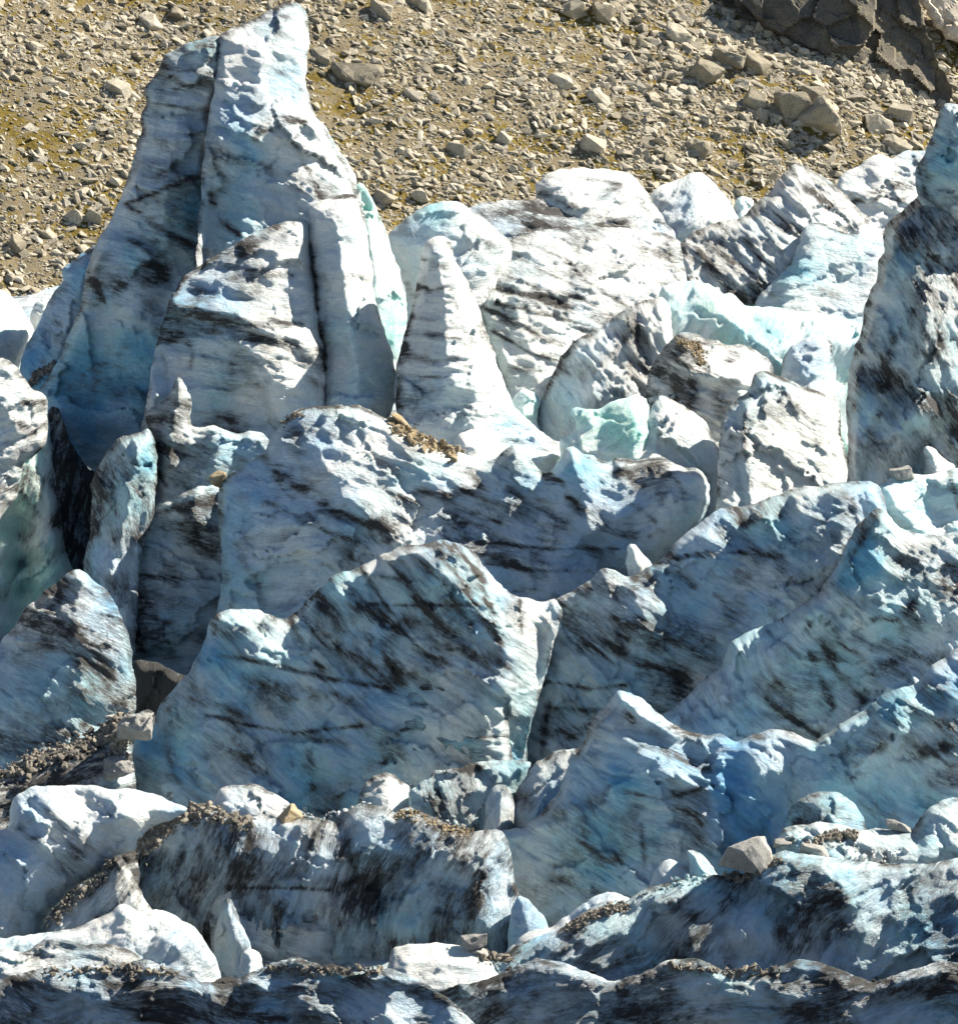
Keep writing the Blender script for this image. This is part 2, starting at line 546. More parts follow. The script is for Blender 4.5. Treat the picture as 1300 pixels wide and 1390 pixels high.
SCREE = rock_material('scree_stone', (0.22, 0.195, 0.145), (0.56, 0.51, 0.41), (0.36, 0.315, 0.225), 0.12)
GRANITE = rock_material('pale_granite', (0.22, 0.215, 0.205), (0.46, 0.45, 0.42), (0.34, 0.325, 0.295), 0.0, 2.0)
GRAVEL = rock_material('gravel_stone', (0.16, 0.145, 0.12), (0.36, 0.325, 0.27), (0.22, 0.19, 0.15), 0.0, 2.0)
BROWN = rock_material('brown_gravel', (0.24, 0.19, 0.12), (0.46, 0.38, 0.26), (0.34, 0.25, 0.13), 0.0, 2.0)
DARKGRAVEL = rock_material('dark_gravel', (0.022, 0.022, 0.023), (0.06, 0.058, 0.056), (0.035, 0.033, 0.032), 0.0, 2.0)
CLIFF = rock_material('cliff_rock', (0.07, 0.068, 0.064), (0.24, 0.205, 0.15), (0.12, 0.11, 0.09), 0.3, 0.7)
PINK = rock_material('pale_cliff_rock', (0.50, 0.42, 0.33), (0.62, 0.54, 0.44), (0.55, 0.46, 0.36), 0.0, 0.6)


def hill_material():
    m, nt, N, L, P = new_mat('hillside_soil')
    geo = N.new('ShaderNodeNewGeometry').outputs['Position']
    sl = scaled(N, L, geo, (0.8, 1.0, 1.6))
    n1 = noise(N, L, sl, 0.22, 7, 0.68, 0.5)
    n2 = noise(N, L, geo, 3.0, 6, 0.7)
    n3 = noise(N, L, geo, 14.0, 4, 0.7)
    base = mixc(N, L, maprange(N, L, n3, 0.3, 0.7), (0.12, 0.10, 0.062), (0.28, 0.245, 0.175))
    base = mixc(N, L, maprange(N, L, n2, 0.42, 0.62), base, (0.24, 0.19, 0.11))
    moss = mixc(N, L, maprange(N, L, n2, 0.35, 0.65), (0.13, 0.10, 0.022), (0.22, 0.155, 0.035))
    k = mixc(N, L, math_node(N, L, 'MULTIPLY', maprange(N, L, n1, 0.48, 0.56), maprange(N, L, n3, 0.25, 0.5)), base, moss)
    L.new(k, P.inputs['Base Color']); P.inputs['Roughness'].default_value = 0.95
    P.inputs['Specular IOR Level'].default_value = 0.1
    bp = N.new('ShaderNodeBump'); bp.inputs['Strength'].default_value = 0.9; bp.inputs['Distance'].default_value = 0.25
    L.new(math_node(N, L, 'MULTIPLY_ADD', n3, 0.5, n2), bp.inputs['Height']); L.new(bp.outputs[0], P.inputs['Normal'])
    return m


HILL = hill_material()
_m, _nt, _N, _L, _P = new_mat('moss')
_g = _N.new('ShaderNodeNewGeometry').outputs['Position']
_L.new(mixc(_N, _L, maprange(_N, _L, noise(_N, _L, _g, 2.2, 5, 0.7), 0.38, 0.62), (0.11, 0.09, 0.02), (0.23, 0.165, 0.035)), _P.inputs['Base Color'])
_P.inputs['Roughness'].default_value = 1.0; _P.inputs['Specular IOR Level'].default_value = 0.05
MOSS = _m


# ------------------------------------------------------------------ the great twin-peaked tower (one thing with parts)
def empty(name, px, py, depth, label, cat, group=None):
    o = bpy.data.objects.new(name, None)
    COL.objects.link(o)
    o.location = world([px], [py], [depth])[0]
    o.empty_display_size = 1.0
    bpy.context.view_layer.update()
    return tag(o, label, cat, group)


tower = empty('ice_tower', 290, 700, 158, 'tallest blue-white ice tower with twin pointed peaks rising in front of the scree slope', 'ice tower')
ice('spire', '=grey-striped lower peak with blue shaded body', None, 160.5,
    "130,760 128,640 100,622 70,600 56,560 52,531 60,520 81,489 97,446 111,419 118,367 130,332 138,318 149,301 157,284 166,260 176,235 185,208 187,187 194,183 191,170 192,152 202,142 197,133 197,119 208,107 219,86 221,73 239,66 256,59 277,52 291,48 298,48 304,60 308,85 305,110 293,135 296,141 285,155 295,183 283,200 281,235 283,262 300,330 340,400 350,600",
    ICE, parent=tower, bulge=46, R_=70, lean=-0.02, turn=0.06, back=110, ang=-14, warp=0.8, dirt=0.2, tint=0.5, blot=0.25, facet=4, key='spireA',
    ridges=[("278,238 230,255 172,276", 16, 60, 14), ("300,60 300,110 288,150 285,235", 14, 40, 60), ("172,276 230,310 320,345", 12, 30, 70), ("198,138 245,143 294,137", 14, 10, 26), ("190,184 240,190 292,182", 12, 9, 26), ("205,110 250,112 300,100", 9, 8, 22),
            ("130,332 120,380 110,420 90,500 70,560", 10, 40, 50), ("205,360 190,420 215,470 190,560", 16, 50, 60)],
    strokes=[("172,276 210,262 250,246 278,237", 4, 1.0), ("172,278 200,298 240,322 285,345", 5, 0.9), ("250,255 235,300 290,330", 32, 0.45),
             ("225,95 260,105 300,120", 9, 0.8), ("240,120 270,112 300,100", 7, 0.7), ("222,75 250,70 290,58", 7, 0.6), ("200,140 250,145 285,150", 6, 0.55),
             ("180,330 210,350 190,380 170,385", 18, 0.8), ("120,370 135,395 140,410", 5, 0.9), ("85,415 75,440", 18, 0.4), ("215,350 220,400 212,440", 14, 0.6),
             ("95,470 150,500 170,470", 12, 0.5), ("215,455 240,475", 10, 0.6)],
    blobs=[(150, 540, 90, 0.45), (200, 320, 60, 0.35), (170, 400, 60, 0.2), (215, 130, 40, -0.15)], crest=0.7)
ice('spire', '=tall white outer peak with blue lower face', None, 162,
    "250,560 262,420 270,300 278,200 284,150 292,120 294,80 298,49 311,40 329,31 350,22 374,10 391,4 402,2 412,8 417,20 420,40 421,55 417,83 415,111 420,138 429,159 440,170 450,187 460,204 473,221 482,242 486,262 498,300 506,560",
    ICE, parent=tower, bulge=40, R_=60, lean=0.32, turn=0.5, back=110, ang=-24, warp=0.9, dirt=0.13, tint=0.32, blot=0.12, facet=3, key='spireB',
    ridges=[("440,172 420,200 445,260 440,300", 16, 60, 30), ("415,158 380,160 345,175 300,190", 18, 16, 60), ("418,12 418,110 428,160", 6, 20, 10)],
    rel=[(350, 60, 10), (395, 110, -4), (330, 140, -6), (400, 150, 4), (390, 172, 14), (330, 195, 16), (300, 190, 10), (330, 250, -30), (300, 300, -45), (380, 250, -10), (450, 240, 10), (440, 300, 10), (380, 300, -20), (320, 220, -4), (410, 270, 0)],
    strokes=[("345,170 370,162 415,160", 7, 0.8), ("350,182 385,168 420,162", 7, 0.6), ("395,185 420,235 435,265", 5, 0.9), ("330,30 390,22", 4, 0.4),
             ("300,215 340,225 330,260 300,250", 28, 0.5), ("286,265 300,300 325,318", 5, 1.0), ("360,85 390,105 420,130", 5, 0.5), ("305,45 345,22 390,5", 5, 0.9),
             ("440,175 470,230 482,262", 4, 0.5)],
    blobs=[(395, 110, 40, 0.3), (330, 240, 60, 0.45), (360, 160, 60, 0.15), (340, 60, 50, -0.3)], crest=0.7)
ice('buttress', '=striped front buttress with dirty crest', None, 155.5,
    "190,600 196,565 204,510 215,460 228,410 249,375 277,356 305,339 343,318 381,302 401,297 415,301 420,315 420,346 426,384 431,426 435,457 440,480 442,517 446,560",
    ICE, parent=tower, bulge=36, R_=55, lean=0.26, turn=0.34, back=90, ang=-8, warp=0.9, dirt=0.18, tint=0.3, blot=0.15, key='buttress',
    ridges=[("343,322 330,380 345,440", 10, 60, 50), ("230,415 320,430 420,470", 16, 14, 22), ("325,480 350,500 370,540 375,560", 18, 10, 50)],
    rel=[(270, 400, -14), (250, 440, -22), (260, 510, -34), (310, 540, -40), (340, 570, -30), (300, 470, -8), (370, 400, 10), (400, 350, 12), (420, 420, 12), (400, 480, 18), (410, 530, 26), (360, 490, 16), (215, 540, -10)],
    strokes=[("249,377 300,345 345,325 375,308", 7, 0.6), ("375,308 350,330 330,345", 6, 1.0), ("220,455 250,458 300,450 350,455 400,470 440,480", 10, 0.9),
             ("230,420 260,400 280,395", 14, 0.7), ("400,300 428,300", 5, 0.6), ("340,370 400,375", 6, 0.35), ("250,425 330,435 410,440", 8, 0.5), ("430,390 428,420", 4, 0.6),
             ("380,485 440,500", 6, 0.5), ("255,465 262,480 258,500", 4, 0.6), ("300,560 330,585 300,590", 10, 0.6)],
    blobs=[(300, 520, 50, 0.25), (250, 420, 40, 0.3), (390, 520, 50, -0.3)], crest=0.6)
ice('column', '=sunlit cream-white ribbed column', None, 157.8,
    "432,600 436,534 440,472 434,450 428,391 424,346 419,300 419,282 428,275 445,270 465,262 484,262 493,298 500,329 505,360 505,388 514,422 523,453 531,475 537,506 536,538 524,600",
    ICE, parent=tower, bulge=50, R_=55, lean=0.2, turn=0.38, back=80, ang=2, warp=0.6, dirt=0.08, tint=0.06, key='column',
    ridges=[("462,300 468,380 478,450 480,560", 14, 40, 20)],
    strokes=[("421,279 445,272 480,264", 5, 0.6), ("424,340 428,390 436,450 440,540", 5, 0.6), ("460,295 475,330 478,350", 6, 0.35), ("440,425 480,440", 5, 0.3), ("448,395 440,450 445,520", 10, 0.35)],
    blobs=[(480, 500, 50, 0.55), (525, 510, 25, 0.4), (440, 340, 30, 0.1)], crest=0.45)
ice('fin', '=smooth pale turquoise fin', None, 162.5,
    "480,620 478,300 484,250 490,247 500,260 514,287 525,318 533,343 542,367 549,398 553,430 548,460 540,489 530,540 526,620",
    CYAN, parent=tower, bulge=24, R_=36, lean=0.08, turn=0.3, back=60, ang=80, warp=0.5, dirt=-0.05, tint=0.15, rough=0.6, key='finT',
    blobs=[(530, 440, 50, 0.4)], strokes=[("486,250 520,310 545,375", 3, 0.4)], crest=0.4)
ice('shoulder', '=low blue-green shoulder behind dark gravel', None, 165,
    "15,600 22,540 27,500 30,482 45,455 60,422 72,398 88,378 83,368 104,350 123,336 140,330 145,360 130,420 110,600",
    ICE, parent=tower, bulge=34, R_=45, lean=0.15, turn=0.1, back=60, ang=-30, dirt=0.14, tint=0.6, blot=0.2, key='shoulder',
    ridges=[("118,345 112,380 108,420 95,460", 12, 30, 30)],
    strokes=[("80,440 95,425", 14, 0.7), ("104,350 130,335", 5, 0.8), ("40,470 60,490", 6, 0.5)], blobs=[(100, 370, 30, 0.3)], crest=0.6)

# ------------------------------------------------------------------ back row along the foot of the slope
ice('ice_dome', 'rounded white snowy ice dome topping the dirty ridge at the foot of the scree', 'ice block', 190,
    "722,330 727,268 725,250 735,238 755,230 800,227 835,231 850,233 862,241 878,260 895,287 910,302 923,313 925,340", ICE, bulge=34, R_=50, lean=0.5, turn=0.25, ang=12, dirt=0.10, tint=0.02, blot=0.15,
    strokes=[("735,238 760,245 790,240 840,250", 4, 0.6), ("735,262 780,282 850,305", 5, 0.8), ("815,262 840,258", 6, 0.5), ("870,280 920,320", 4, 0.5)], blobs=[(820, 265, 16, 0.5)], crest=0.35, key='dome')
ice('ice_ridge', 'low grey-black dirt-streaked ice ridge left of the white dome', 'ice ridge', 187,
    "600,345 622,284 650,277 700,270 716,274 732,268 780,282 815,298 862,312 905,320 915,360", ICE, bulge=40, R_=45, lean=0.55, turn=0.1, ang=-14, dirt=0.5, tint=0.0, blot=0.4,
    strokes=[("670,292 720,285 790,295", 9, 0.9), ("690,300 760,310 850,312", 8, 0.8), ("640,280 700,274", 5, -0.4), ("800,300 880,318", 6, 0.7)], crest=0.5)
ice('ice_hummock', 'pointed white ice hummock between the snowy dome and the striped block', 'ice block', 192,
    "868,330 878,282 885,258 902,249 924,244 930,238 936,234 954,233 964,242 978,260 992,274 1002,296 1005,330", ICE, bulge=26, R_=32, lean=0.42, turn=0.3, ang=50, dirt=0.06, tint=0.05,
    ridges=[("945,236 940,262 945,300", 10, 30, 40)], strokes=[("955,245 975,290", 4, 0.3), ("900,300 940,310", 5, 0.3)], blobs=[(930, 275, 18, 0.3)], crest=0.2)
ice('ice_chip', 'small turquoise ice block wedged right of the pointed white hummock', 'ice block', 193,
    "990,330 996,275 1000,267 1013,265 1024,272 1017,288 1012,330", CYAN, bulge=18, R_=20, lean=0.35, turn=0.2, ang=40, dirt=0.0, tint=0.5, h=2.0)
ice('ice_mound', 'low snow-white ice mound against the slope left of the right-hand tower', 'ice block', 195,
    "1120,360 1130,262 1137,244 1150,232 1161,228 1175,216 1185,211 1196,209 1206,212 1211,216 1224,206 1251,203 1275,205 1280,360", ICE, bulge=36, R_=44, lean=0.5, turn=0.15, ang=-20, dirt=0.12, tint=0.03, blot=0.1,
    strokes=[("1140,285 1180,262 1235,250", 7, 0.7), ("1160,270 1200,268 1240,275", 6, 0.7), ("1150,292 1200,290", 6, 0.5), ("1215,225 1225,245", 5, 0.3)], blobs=[(1230, 222, 22, 0.35)], crest=0.25)
ice('ice_block', 'broad grey-white ice block scored by steep parallel black dirt bands', 'ice block', 182,
    "905,520 912,420 915,340 940,315 964,304 985,298 1006,296 1023,278 1047,260 1058,239 1070,229 1080,222 1092,225 1113,237 1137,254 1151,270 1168,287 1186,305 1200,320 1210,520", ICE, bulge=40, R_=60, lean=0.62, turn=0.1, back=90, ang=-42, warp=0.5, dirt=0.34, tint=0.04, stretch=2.0, rough=1.7, key='striped',
    ridges=[("1080,224 1040,290 1000,400", 10, 60, 80), ("1130,255 1100,330 1060,400", 14, 50, 50)],
    strokes=[("945,318 985,352 1030,395", 8, 1.0), ("920,335 960,365 1005,410", 8, 0.9), ("975,305 1010,330 1050,365", 7, 0.8), ("930,380 940,400", 8, 0.7), ("1020,290 1060,310 1110,325 1180,300", 7, 0.5),
             ("1000,300 1040,280 1065,300 1090,310", 7, 0.7), ("1060,250 1100,265 1150,285", 6, 0.5), ("1080,235 1130,258", 5, 0.4), ("985,345 1025,375 1040,390", 7, 0.9), ("950,345 990,385 1020,412", 6, 0.9), ("1075,235 1095,260 1120,280", 9, 0.4)], crest=0.5)
ice('ice_fin', 'flat pale blue-grey ice slab with a dirty brown top edge left of the right-hand tower', 'ice fin', 176,
    "1005,520 1018,430 1030,400 1050,382 1068,364 1075,350 1085,332 1086,318 1089,311 1097,304 1104,301 1127,308 1144,315 1168,318 1193,317 1212,326 1220,520", ICE, bulge=16, R_=24, lean=0.5, turn=0.05, ang=-6, dirt=0.02, tint=0.30, rough=0.5, big=0.5,
    ridges=[("1076,352 1066,400 1062,430", 8, 16, 40)], strokes=[("1104,301 1144,314 1193,317", 4, 0.8), ("1040,395 1060,412", 8, 0.5), ("1085,330 1070,360", 4, 0.4)], blobs=[(1110, 350, 50, 0.15)], crest=0.5)

# ------------------------------------------------------------------ behind and beside the pillar
ice('ice_block', 'blue-shaded ice block with bright sunlit right shoulder behind the striped pillar', 'ice block', 170,
    "545,640 553,430 552,401 542,367 531,343 526,320 534,310 542,303 563,287 583,277 600,272 615,271 628,277 649,291 670,308 691,327 705,345 712,640", ICE, bulge=34, R_=40, lean=0.08, turn=0.1, back=80, ang=8, dirt=0.10, tint=0.35, key='backblock',
    ridges=[("625,285 622,305 608,322 600,380 600,520", 46, 90, 110)],
    strokes=[("550,315 590,325", 6, 0.5), ("625,300 660,330 680,340", 4, 0.35), ("610,345 640,365", 4, 0.35), ("545,360 560,400", 6, 0.4)], blobs=[(590, 300, 30, 0.45), (550, 340, 30, 0.2), (650, 380, 60, -0.4)], crest=0.4)
ice('ice_fin', 'big leaning white ice fin crossed by slanting black dirt stripes', 'ice fin', 172,
    "690,640 686,520 673,482 656,437 650,417 648,409 658,391 663,367 677,343 691,327 712,317 739,311 774,309 815,309 850,309 880,312 902,317 921,326 926,340 934,400 940,640", ICE, bulge=30, R_=45, lean=0.8, turn=0.2, back=70, ang=-17, warp=0.35, dirt=0.27, tint=0.05, stretch=2.0, rough=1.2, key='bigfin',
    strokes=[("668,395 700,398 740,405 790,425 850,445", 6, 1.1), ("672,412 720,418 780,440 830,462", 6, 1.0), ("690,375 740,395 790,408 840,432", 5, 0.7), ("655,415 700,440 760,470", 5, 0.8),
             ("700,345 740,370 800,395", 3, 0.6), ("770,355 800,385 850,415", 4, 0.7), ("670,450 720,480 760,490", 4, 0.8), ("690,500 740,505", 4, 0.6), ("720,330 760,350", 3, 0.4), ("725,395 735,402", 10, 0.6),
             ("655,395 662,365 690,330", 5, 1.0), ("840,330 900,345", 6, 0.3), ("905,330 925,400", 8, 0.6), ("890,380 920,390", 7, 0.5)], crest=0.6)
ice('ice_chunk', 'small bright white ice chunk between the striped pillar and the grey scalloped fin', 'ice block', 160,
    "684,660 690,560 694,541 702,533 711,527 720,531 729,534 734,546 728,566 745,660", CYAN, bulge=18, R_=22, lean=0.4, turn=0.2, ang=10, dirt=-0.1, tint=0.2, h=2.0, crest=0.1)
ice('ice_pillar', 'slender ice pillar with dark horizontal ribs and blazing sunlit right side', 'ice tower', 156.5,
    "530,680 537,600 538,520 537,500 542,482 547,462 549,447 559,419 564,384 570,357 573,341 579,327 590,322 597,319 608,323 613,341 621,360 632,377 642,398 652,422 659,445 667,467 677,500 686,527 700,553 711,567 732,585 750,596 767,604 772,620 775,690", ICE, bulge=58, R_=62, lean=0.2, turn=0.3, back=90, ang=-2, warp=0.45, dirt=0.12, tint=0.05, rough=1.5, key='pillar',
    ridges=[("595,325 610,370 625,430 640,490 650,560", 26, 60, 60)],
    strokes=[("574,330 590,330 606,328", 5, 0.8), ("575,352 600,362", 5, 0.7), ("565,385 585,395 600,390", 5, 0.6), ("556,430 600,438 620,430", 6, 0.6), ("552,452 590,455 625,460", 5, 0.7), ("550,478 580,492 620,485", 6, 0.7),
             ("545,500 570,510 615,512", 5, 0.6), ("548,470 545,500 543,530 540,560", 8, 0.7), ("565,390 555,440 548,470", 5, 0.7), ("612,395 625,430 640,470 632,480", 6, 0.5), ("575,370 580,420", 8, 0.35), ("690,570 760,610", 4, 0.4), ("640,580 665,590 700,600 745,612", 4, 0.4)],
    blobs=[(600, 545, 40, 0.2), (690, 590, 30, 0.3), (660, 480, 40, -0.3)], crest=0.6)
ice('ice_chunk', 'rounded white ice lump at the foot of the striped pillar above the gravel patch', 'ice block', 151,
    "610,700 616,600 622,590 634,583 652,582 668,587 678,598 682,612 690,700", ICE, bulge=26, R_=30, lean=0.4, turn=0.2, ang=0, dirt=0.02, tint=0.0, crest=0.15, h=2.2)

# ------------------------------------------------------------------ right middle: cyan fins and slabs
ice('ice_fin', 'grey scalloped ice fin fanned with fine lines, curving up to the turquoise fins', 'ice fin', 162,
    "722,680 727,590 726,575 731,552 741,524 753,500 767,477 780,463 798,451 815,444 830,434 850,417 878,406 898,402 908,410 915,470 920,680", ICE, bulge=20, R_=30, lean=0.16, turn=0.05, ang=-48, warp=1.2, dirt=0.22, tint=0.10, rough=1.1, stretch=0.6, key='scallop',
    ridges=[("850,420 825,480 800,540", 16, 40, 50)],
    strokes=[("728,575 735,545 755,500 785,460 815,443", 7, 0.5), ("800,510 830,480 860,450", 10, 0.4), ("815,520 850,540 870,530", 14, 0.5), ("860,420 880,470 880,510", 8, 0.4), ("800,460 790,500", 8, 0.3)], blobs=[(760, 550, 40, 0.25)], crest=0.8)
ice('ice_fin', 'row of translucent turquoise ice fins with rounded tips below the striped block', 'ice fin', 166,
    "880,620 884,440 896,400 898,388 919,382 950,381 960,386 971,391 975,398 981,401 990,397 998,402 1003,408 1009,415 1030,417 1058,419 1075,422 1092,422 1130,428 1170,440 1190,450 1190,640", CYAN, bulge=22, R_=30, lean=0.3, turn=0.22, back=50, ang=60, dirt=-0.08, tint=0.42, rough=0.7, key='cyan',
    ridges=[("972,392 975,420 1000,445 1040,475", 22, 40, 18), ("905,390 905,430", 10, 20, 30), ("1030,420 1040,440 1060,470", 18, 40, 30), ("1092,424 1080,450 1060,480", 14, 60, 60)],
    strokes=[("960,386 975,395", 5, 0.4), ("1035,470 1060,480 1075,475", 7, 0.5)],
    blobs=[(940, 420, 40, 0.25), (1000, 450, 50, 0.4), (1045, 450, 30, 0.35), (1120, 450, 50, -0.5), (1000, 415, 20, -0.2), (880, 440, 20, -0.2)], crest=0.15)
ice('ice_spike', 'pair of small rounded white ice stubs below the turquoise fins', 'ice block', 161,
    "1050,640 1058,520 1062,490 1072,470 1085,462 1098,456 1108,452 1116,453 1124,460 1130,472 1128,488 1134,500 1137,540 1145,640", ICE, bulge=26, R_=28, lean=0.2, turn=0.15, ang=20, dirt=0.08, tint=0.18, h=2.2,
    strokes=[("1112,455 1126,465 1130,485", 4, 0.6), ("1100,490 1130,492", 6, 0.4)], blobs=[(1080, 500, 25, 0.2)], crest=0.5)
ice('ice_lump', 'lumpy ice knob capped with dark brown dirt beneath the turquoise fins', 'ice block', 158,
    "868,680 876,540 878,513 886,495 895,482 899,472 905,465 914,457 924,451 943,453 956,459 968,462 988,468 1006,468 1020,472 1030,477 1042,487 1050,500 1052,680", ICE, bulge=44, R_=45, lean=0.25, turn=0.1, ang=-20, warp=1.6, dirt=0.34, tint=0.02, blot=0.35, rough=1.6, key='knob',
    ridges=[("925,455 935,500 930,540", 14, 30, 40), ("930,500 960,510 1000,515", 16, 16, 20)],
    strokes=[("915,458 945,465 950,490 960,500", 17, 1.1), ("925,470 900,490 885,520 890,545", 12, 1.0), ("900,505 920,520 910,545", 8, 0.8), ("940,515 940,545", 8, 0.9), ("985,470 1000,485 975,500", 8, 0.6), ("930,495 960,510 1000,520", 6, 0.7)],
    blobs=[(1000, 500, 25, -0.2)], crest=0.7)
ice('ice_slab', 'small jagged turquoise ice slab in front of the grey scalloped fin', 'ice fin', 152.5,
    "752,700 760,600 758,592 767,593 784,583 781,569 772,557 781,553 801,557 815,555 829,546 850,539 864,534 876,541 883,555 890,600 890,700", CYAN, bulge=14, R_=22, lean=0.2, turn=0.15, ang=30, dirt=-0.12, tint=0.42, rough=0.8, h=2.2,
    ridges=[("850,540 862,580 858,620", 12, 40, 14)], blobs=[(860, 590, 30, 0.45), (800, 570, 25, -0.1)], crest=0.15)
ice('ice_slab', 'triangular pale grey-green ice slab leaning below the dirt-capped knob', 'ice fin', 153.5,
    "845,760 855,640 860,607 871,576 881,558 890,545 898,534 908,540 919,548 930,553 940,558 957,572 965,586 971,600 978,614 982,628 995,659 1013,676 1025,700 1030,760", ICE, bulge=14, R_=26, lean=0.4, turn=0.3, ang=-40, dirt=0.06, tint=0.08, rough=0.7, key='tri',
    ridges=[("900,540 890,600 900,700", 10, 40, 70)],
    strokes=[("898,534 940,558 970,600 985,640 1010,676", 4, 0.5), ("880,560 930,590 960,600", 5, 0.3), ("870,580 920,600", 4, 0.25)], blobs=[(940, 650, 40, 0.2), (870, 600, 20, 0.3)], crest=0.7)
ice('ice_slab', 'large grey flat-faced ice slab with brown veins and a stepped left edge', 'ice fin', 151.5,
    "968,760 974,640 975,600 975,590 983,569 988,552 1000,543 1013,534 1018,520 1023,505 1033,501 1051,507 1075,519 1103,529 1120,535 1130,539 1136,552 1141,572 1141,593 1149,621 1156,638 1156,652 1158,760", ICE, bulge=18, R_=24, lean=0.4, turn=0.4, ang=-30, dirt=0.2, tint=0.1, rough=0.7, big=0.7, key='slab',
    ridges=[("1018,520 1012,560 1010,610 1022,690", 14, 8, 90)],
    strokes=[("1023,503 1050,506", 6, 0.9), ("1060,512 1100,530 1130,542", 4, 0.5), ("1040,560 1070,585 1110,600", 4, 0.45), ("1010,560 1010,610 1020,660", 4, 0.6), ("1060,530 1095,565 1125,600", 4, 0.4), ("1140,572 1141,595 1155,640", 4, 0.7), ("1000,545 1030,530", 8, 0.5), ("1070,540 1080,560", 9, 0.4), ("1050,640 1100,650", 5, 0.3)],
    blobs=[(1015, 640, 20, 0.4), (1130, 650, 25, 0.2)], crest=0.8)

# ------------------------------------------------------------------ right-hand tower
rt = empty('ice_tower', 1245, 760, 145.5, 'massive dark-stained ice tower with smooth white head at the right edge', 'ice tower')
ice('tower_body', '=grey-black stained ribbed body', None, 145.5,
    "1140,800 1148,680 1151,603 1148,558 1151,517 1158,475 1165,457 1172,422 1179,398 1191,377 1193,353 1201,343 1196,322 1200,305 1224,287 1241,268 1262,240 1310,236 1400,236 1420,500 1420,800", ICE, parent=rt, bulge=70, R_=80, lean=0.1, turn=0.1, back=40, ang=-58, warp=1.4, dirt=0.42, tint=0.28, blot=0.45, rough=1.7, bottom=800, key='rbody',
    ridges=[("1225,290 1215,350 1225,420 1190,520 1170,600", 44, 50, 50), ("1205,350 1195,400 1175,470", 22, 20, 26), ("1240,560 1215,600 1200,650", 36, 26, 34), ("1290,400 1270,470 1290,540", 34, 40, 34), ("1265,300 1250,360 1262,420 1240,500 1250,560", 34, 30, 34), ("1160,480 1165,560 1160,640", 16, 20, 24)],
    strokes=[("1235,285 1225,330 1245,360", 22, 0.9), ("1260,330 1250,400 1255,440 1270,460", 16, 0.7), ("1200,470 1210,500 1240,540 1270,560", 14, 0.8), ("1185,380 1175,430 1165,480", 6, 0.6), ("1205,480 1200,520", 14, 0.8), ("1285,340 1300,380", 18, 0.6),
             ("1195,560 1180,580", 9, 0.5), ("1230,600 1215,640", 6, 0.5), ("1165,500 1155,560", 6, 0.35), ("1290,540 1300,600", 10, 0.4), ("1240,420 1215,460 1195,500", 7, 0.6), ("1225,360 1215,400 1225,430", 6, -0.6)],
    blobs=[(1180, 560, 40, 0.35), (1235, 580, 30, 0.3), (1290, 450, 30, 0.3)], crest=0.5)
ice('ice_head', '=smooth white-blue rounded head', None, 143.2,
    "1245,270 1243,256 1243,240 1245,225 1255,208 1262,190 1265,183 1271,159 1279,142 1288,138 1300,142 1330,150 1370,180 1390,260 1360,330 1310,313 1290,308 1279,304 1268,298 1258,290 1250,280", ICE, parent=rt, bulge=60, R_=70, lean=-0.05, turn=0.1, back=50, ang=-35, warp=1.2, dirt=0.12, tint=0.28, close=False, bottom=900, key='rhead',
    strokes=[("1275,145 1270,165 1262,195", 5, 0.4), ("1250,215 1262,250 1290,270", 8, 0.35), ("1248,235 1255,262 1275,285", 5, 0.45), ("1272,158 1290,150 1300,152", 4, 0.5), ("1265,190 1285,215", 6, 0.3)], blobs=[(1290, 190, 40, 0.25)], crest=0.5)

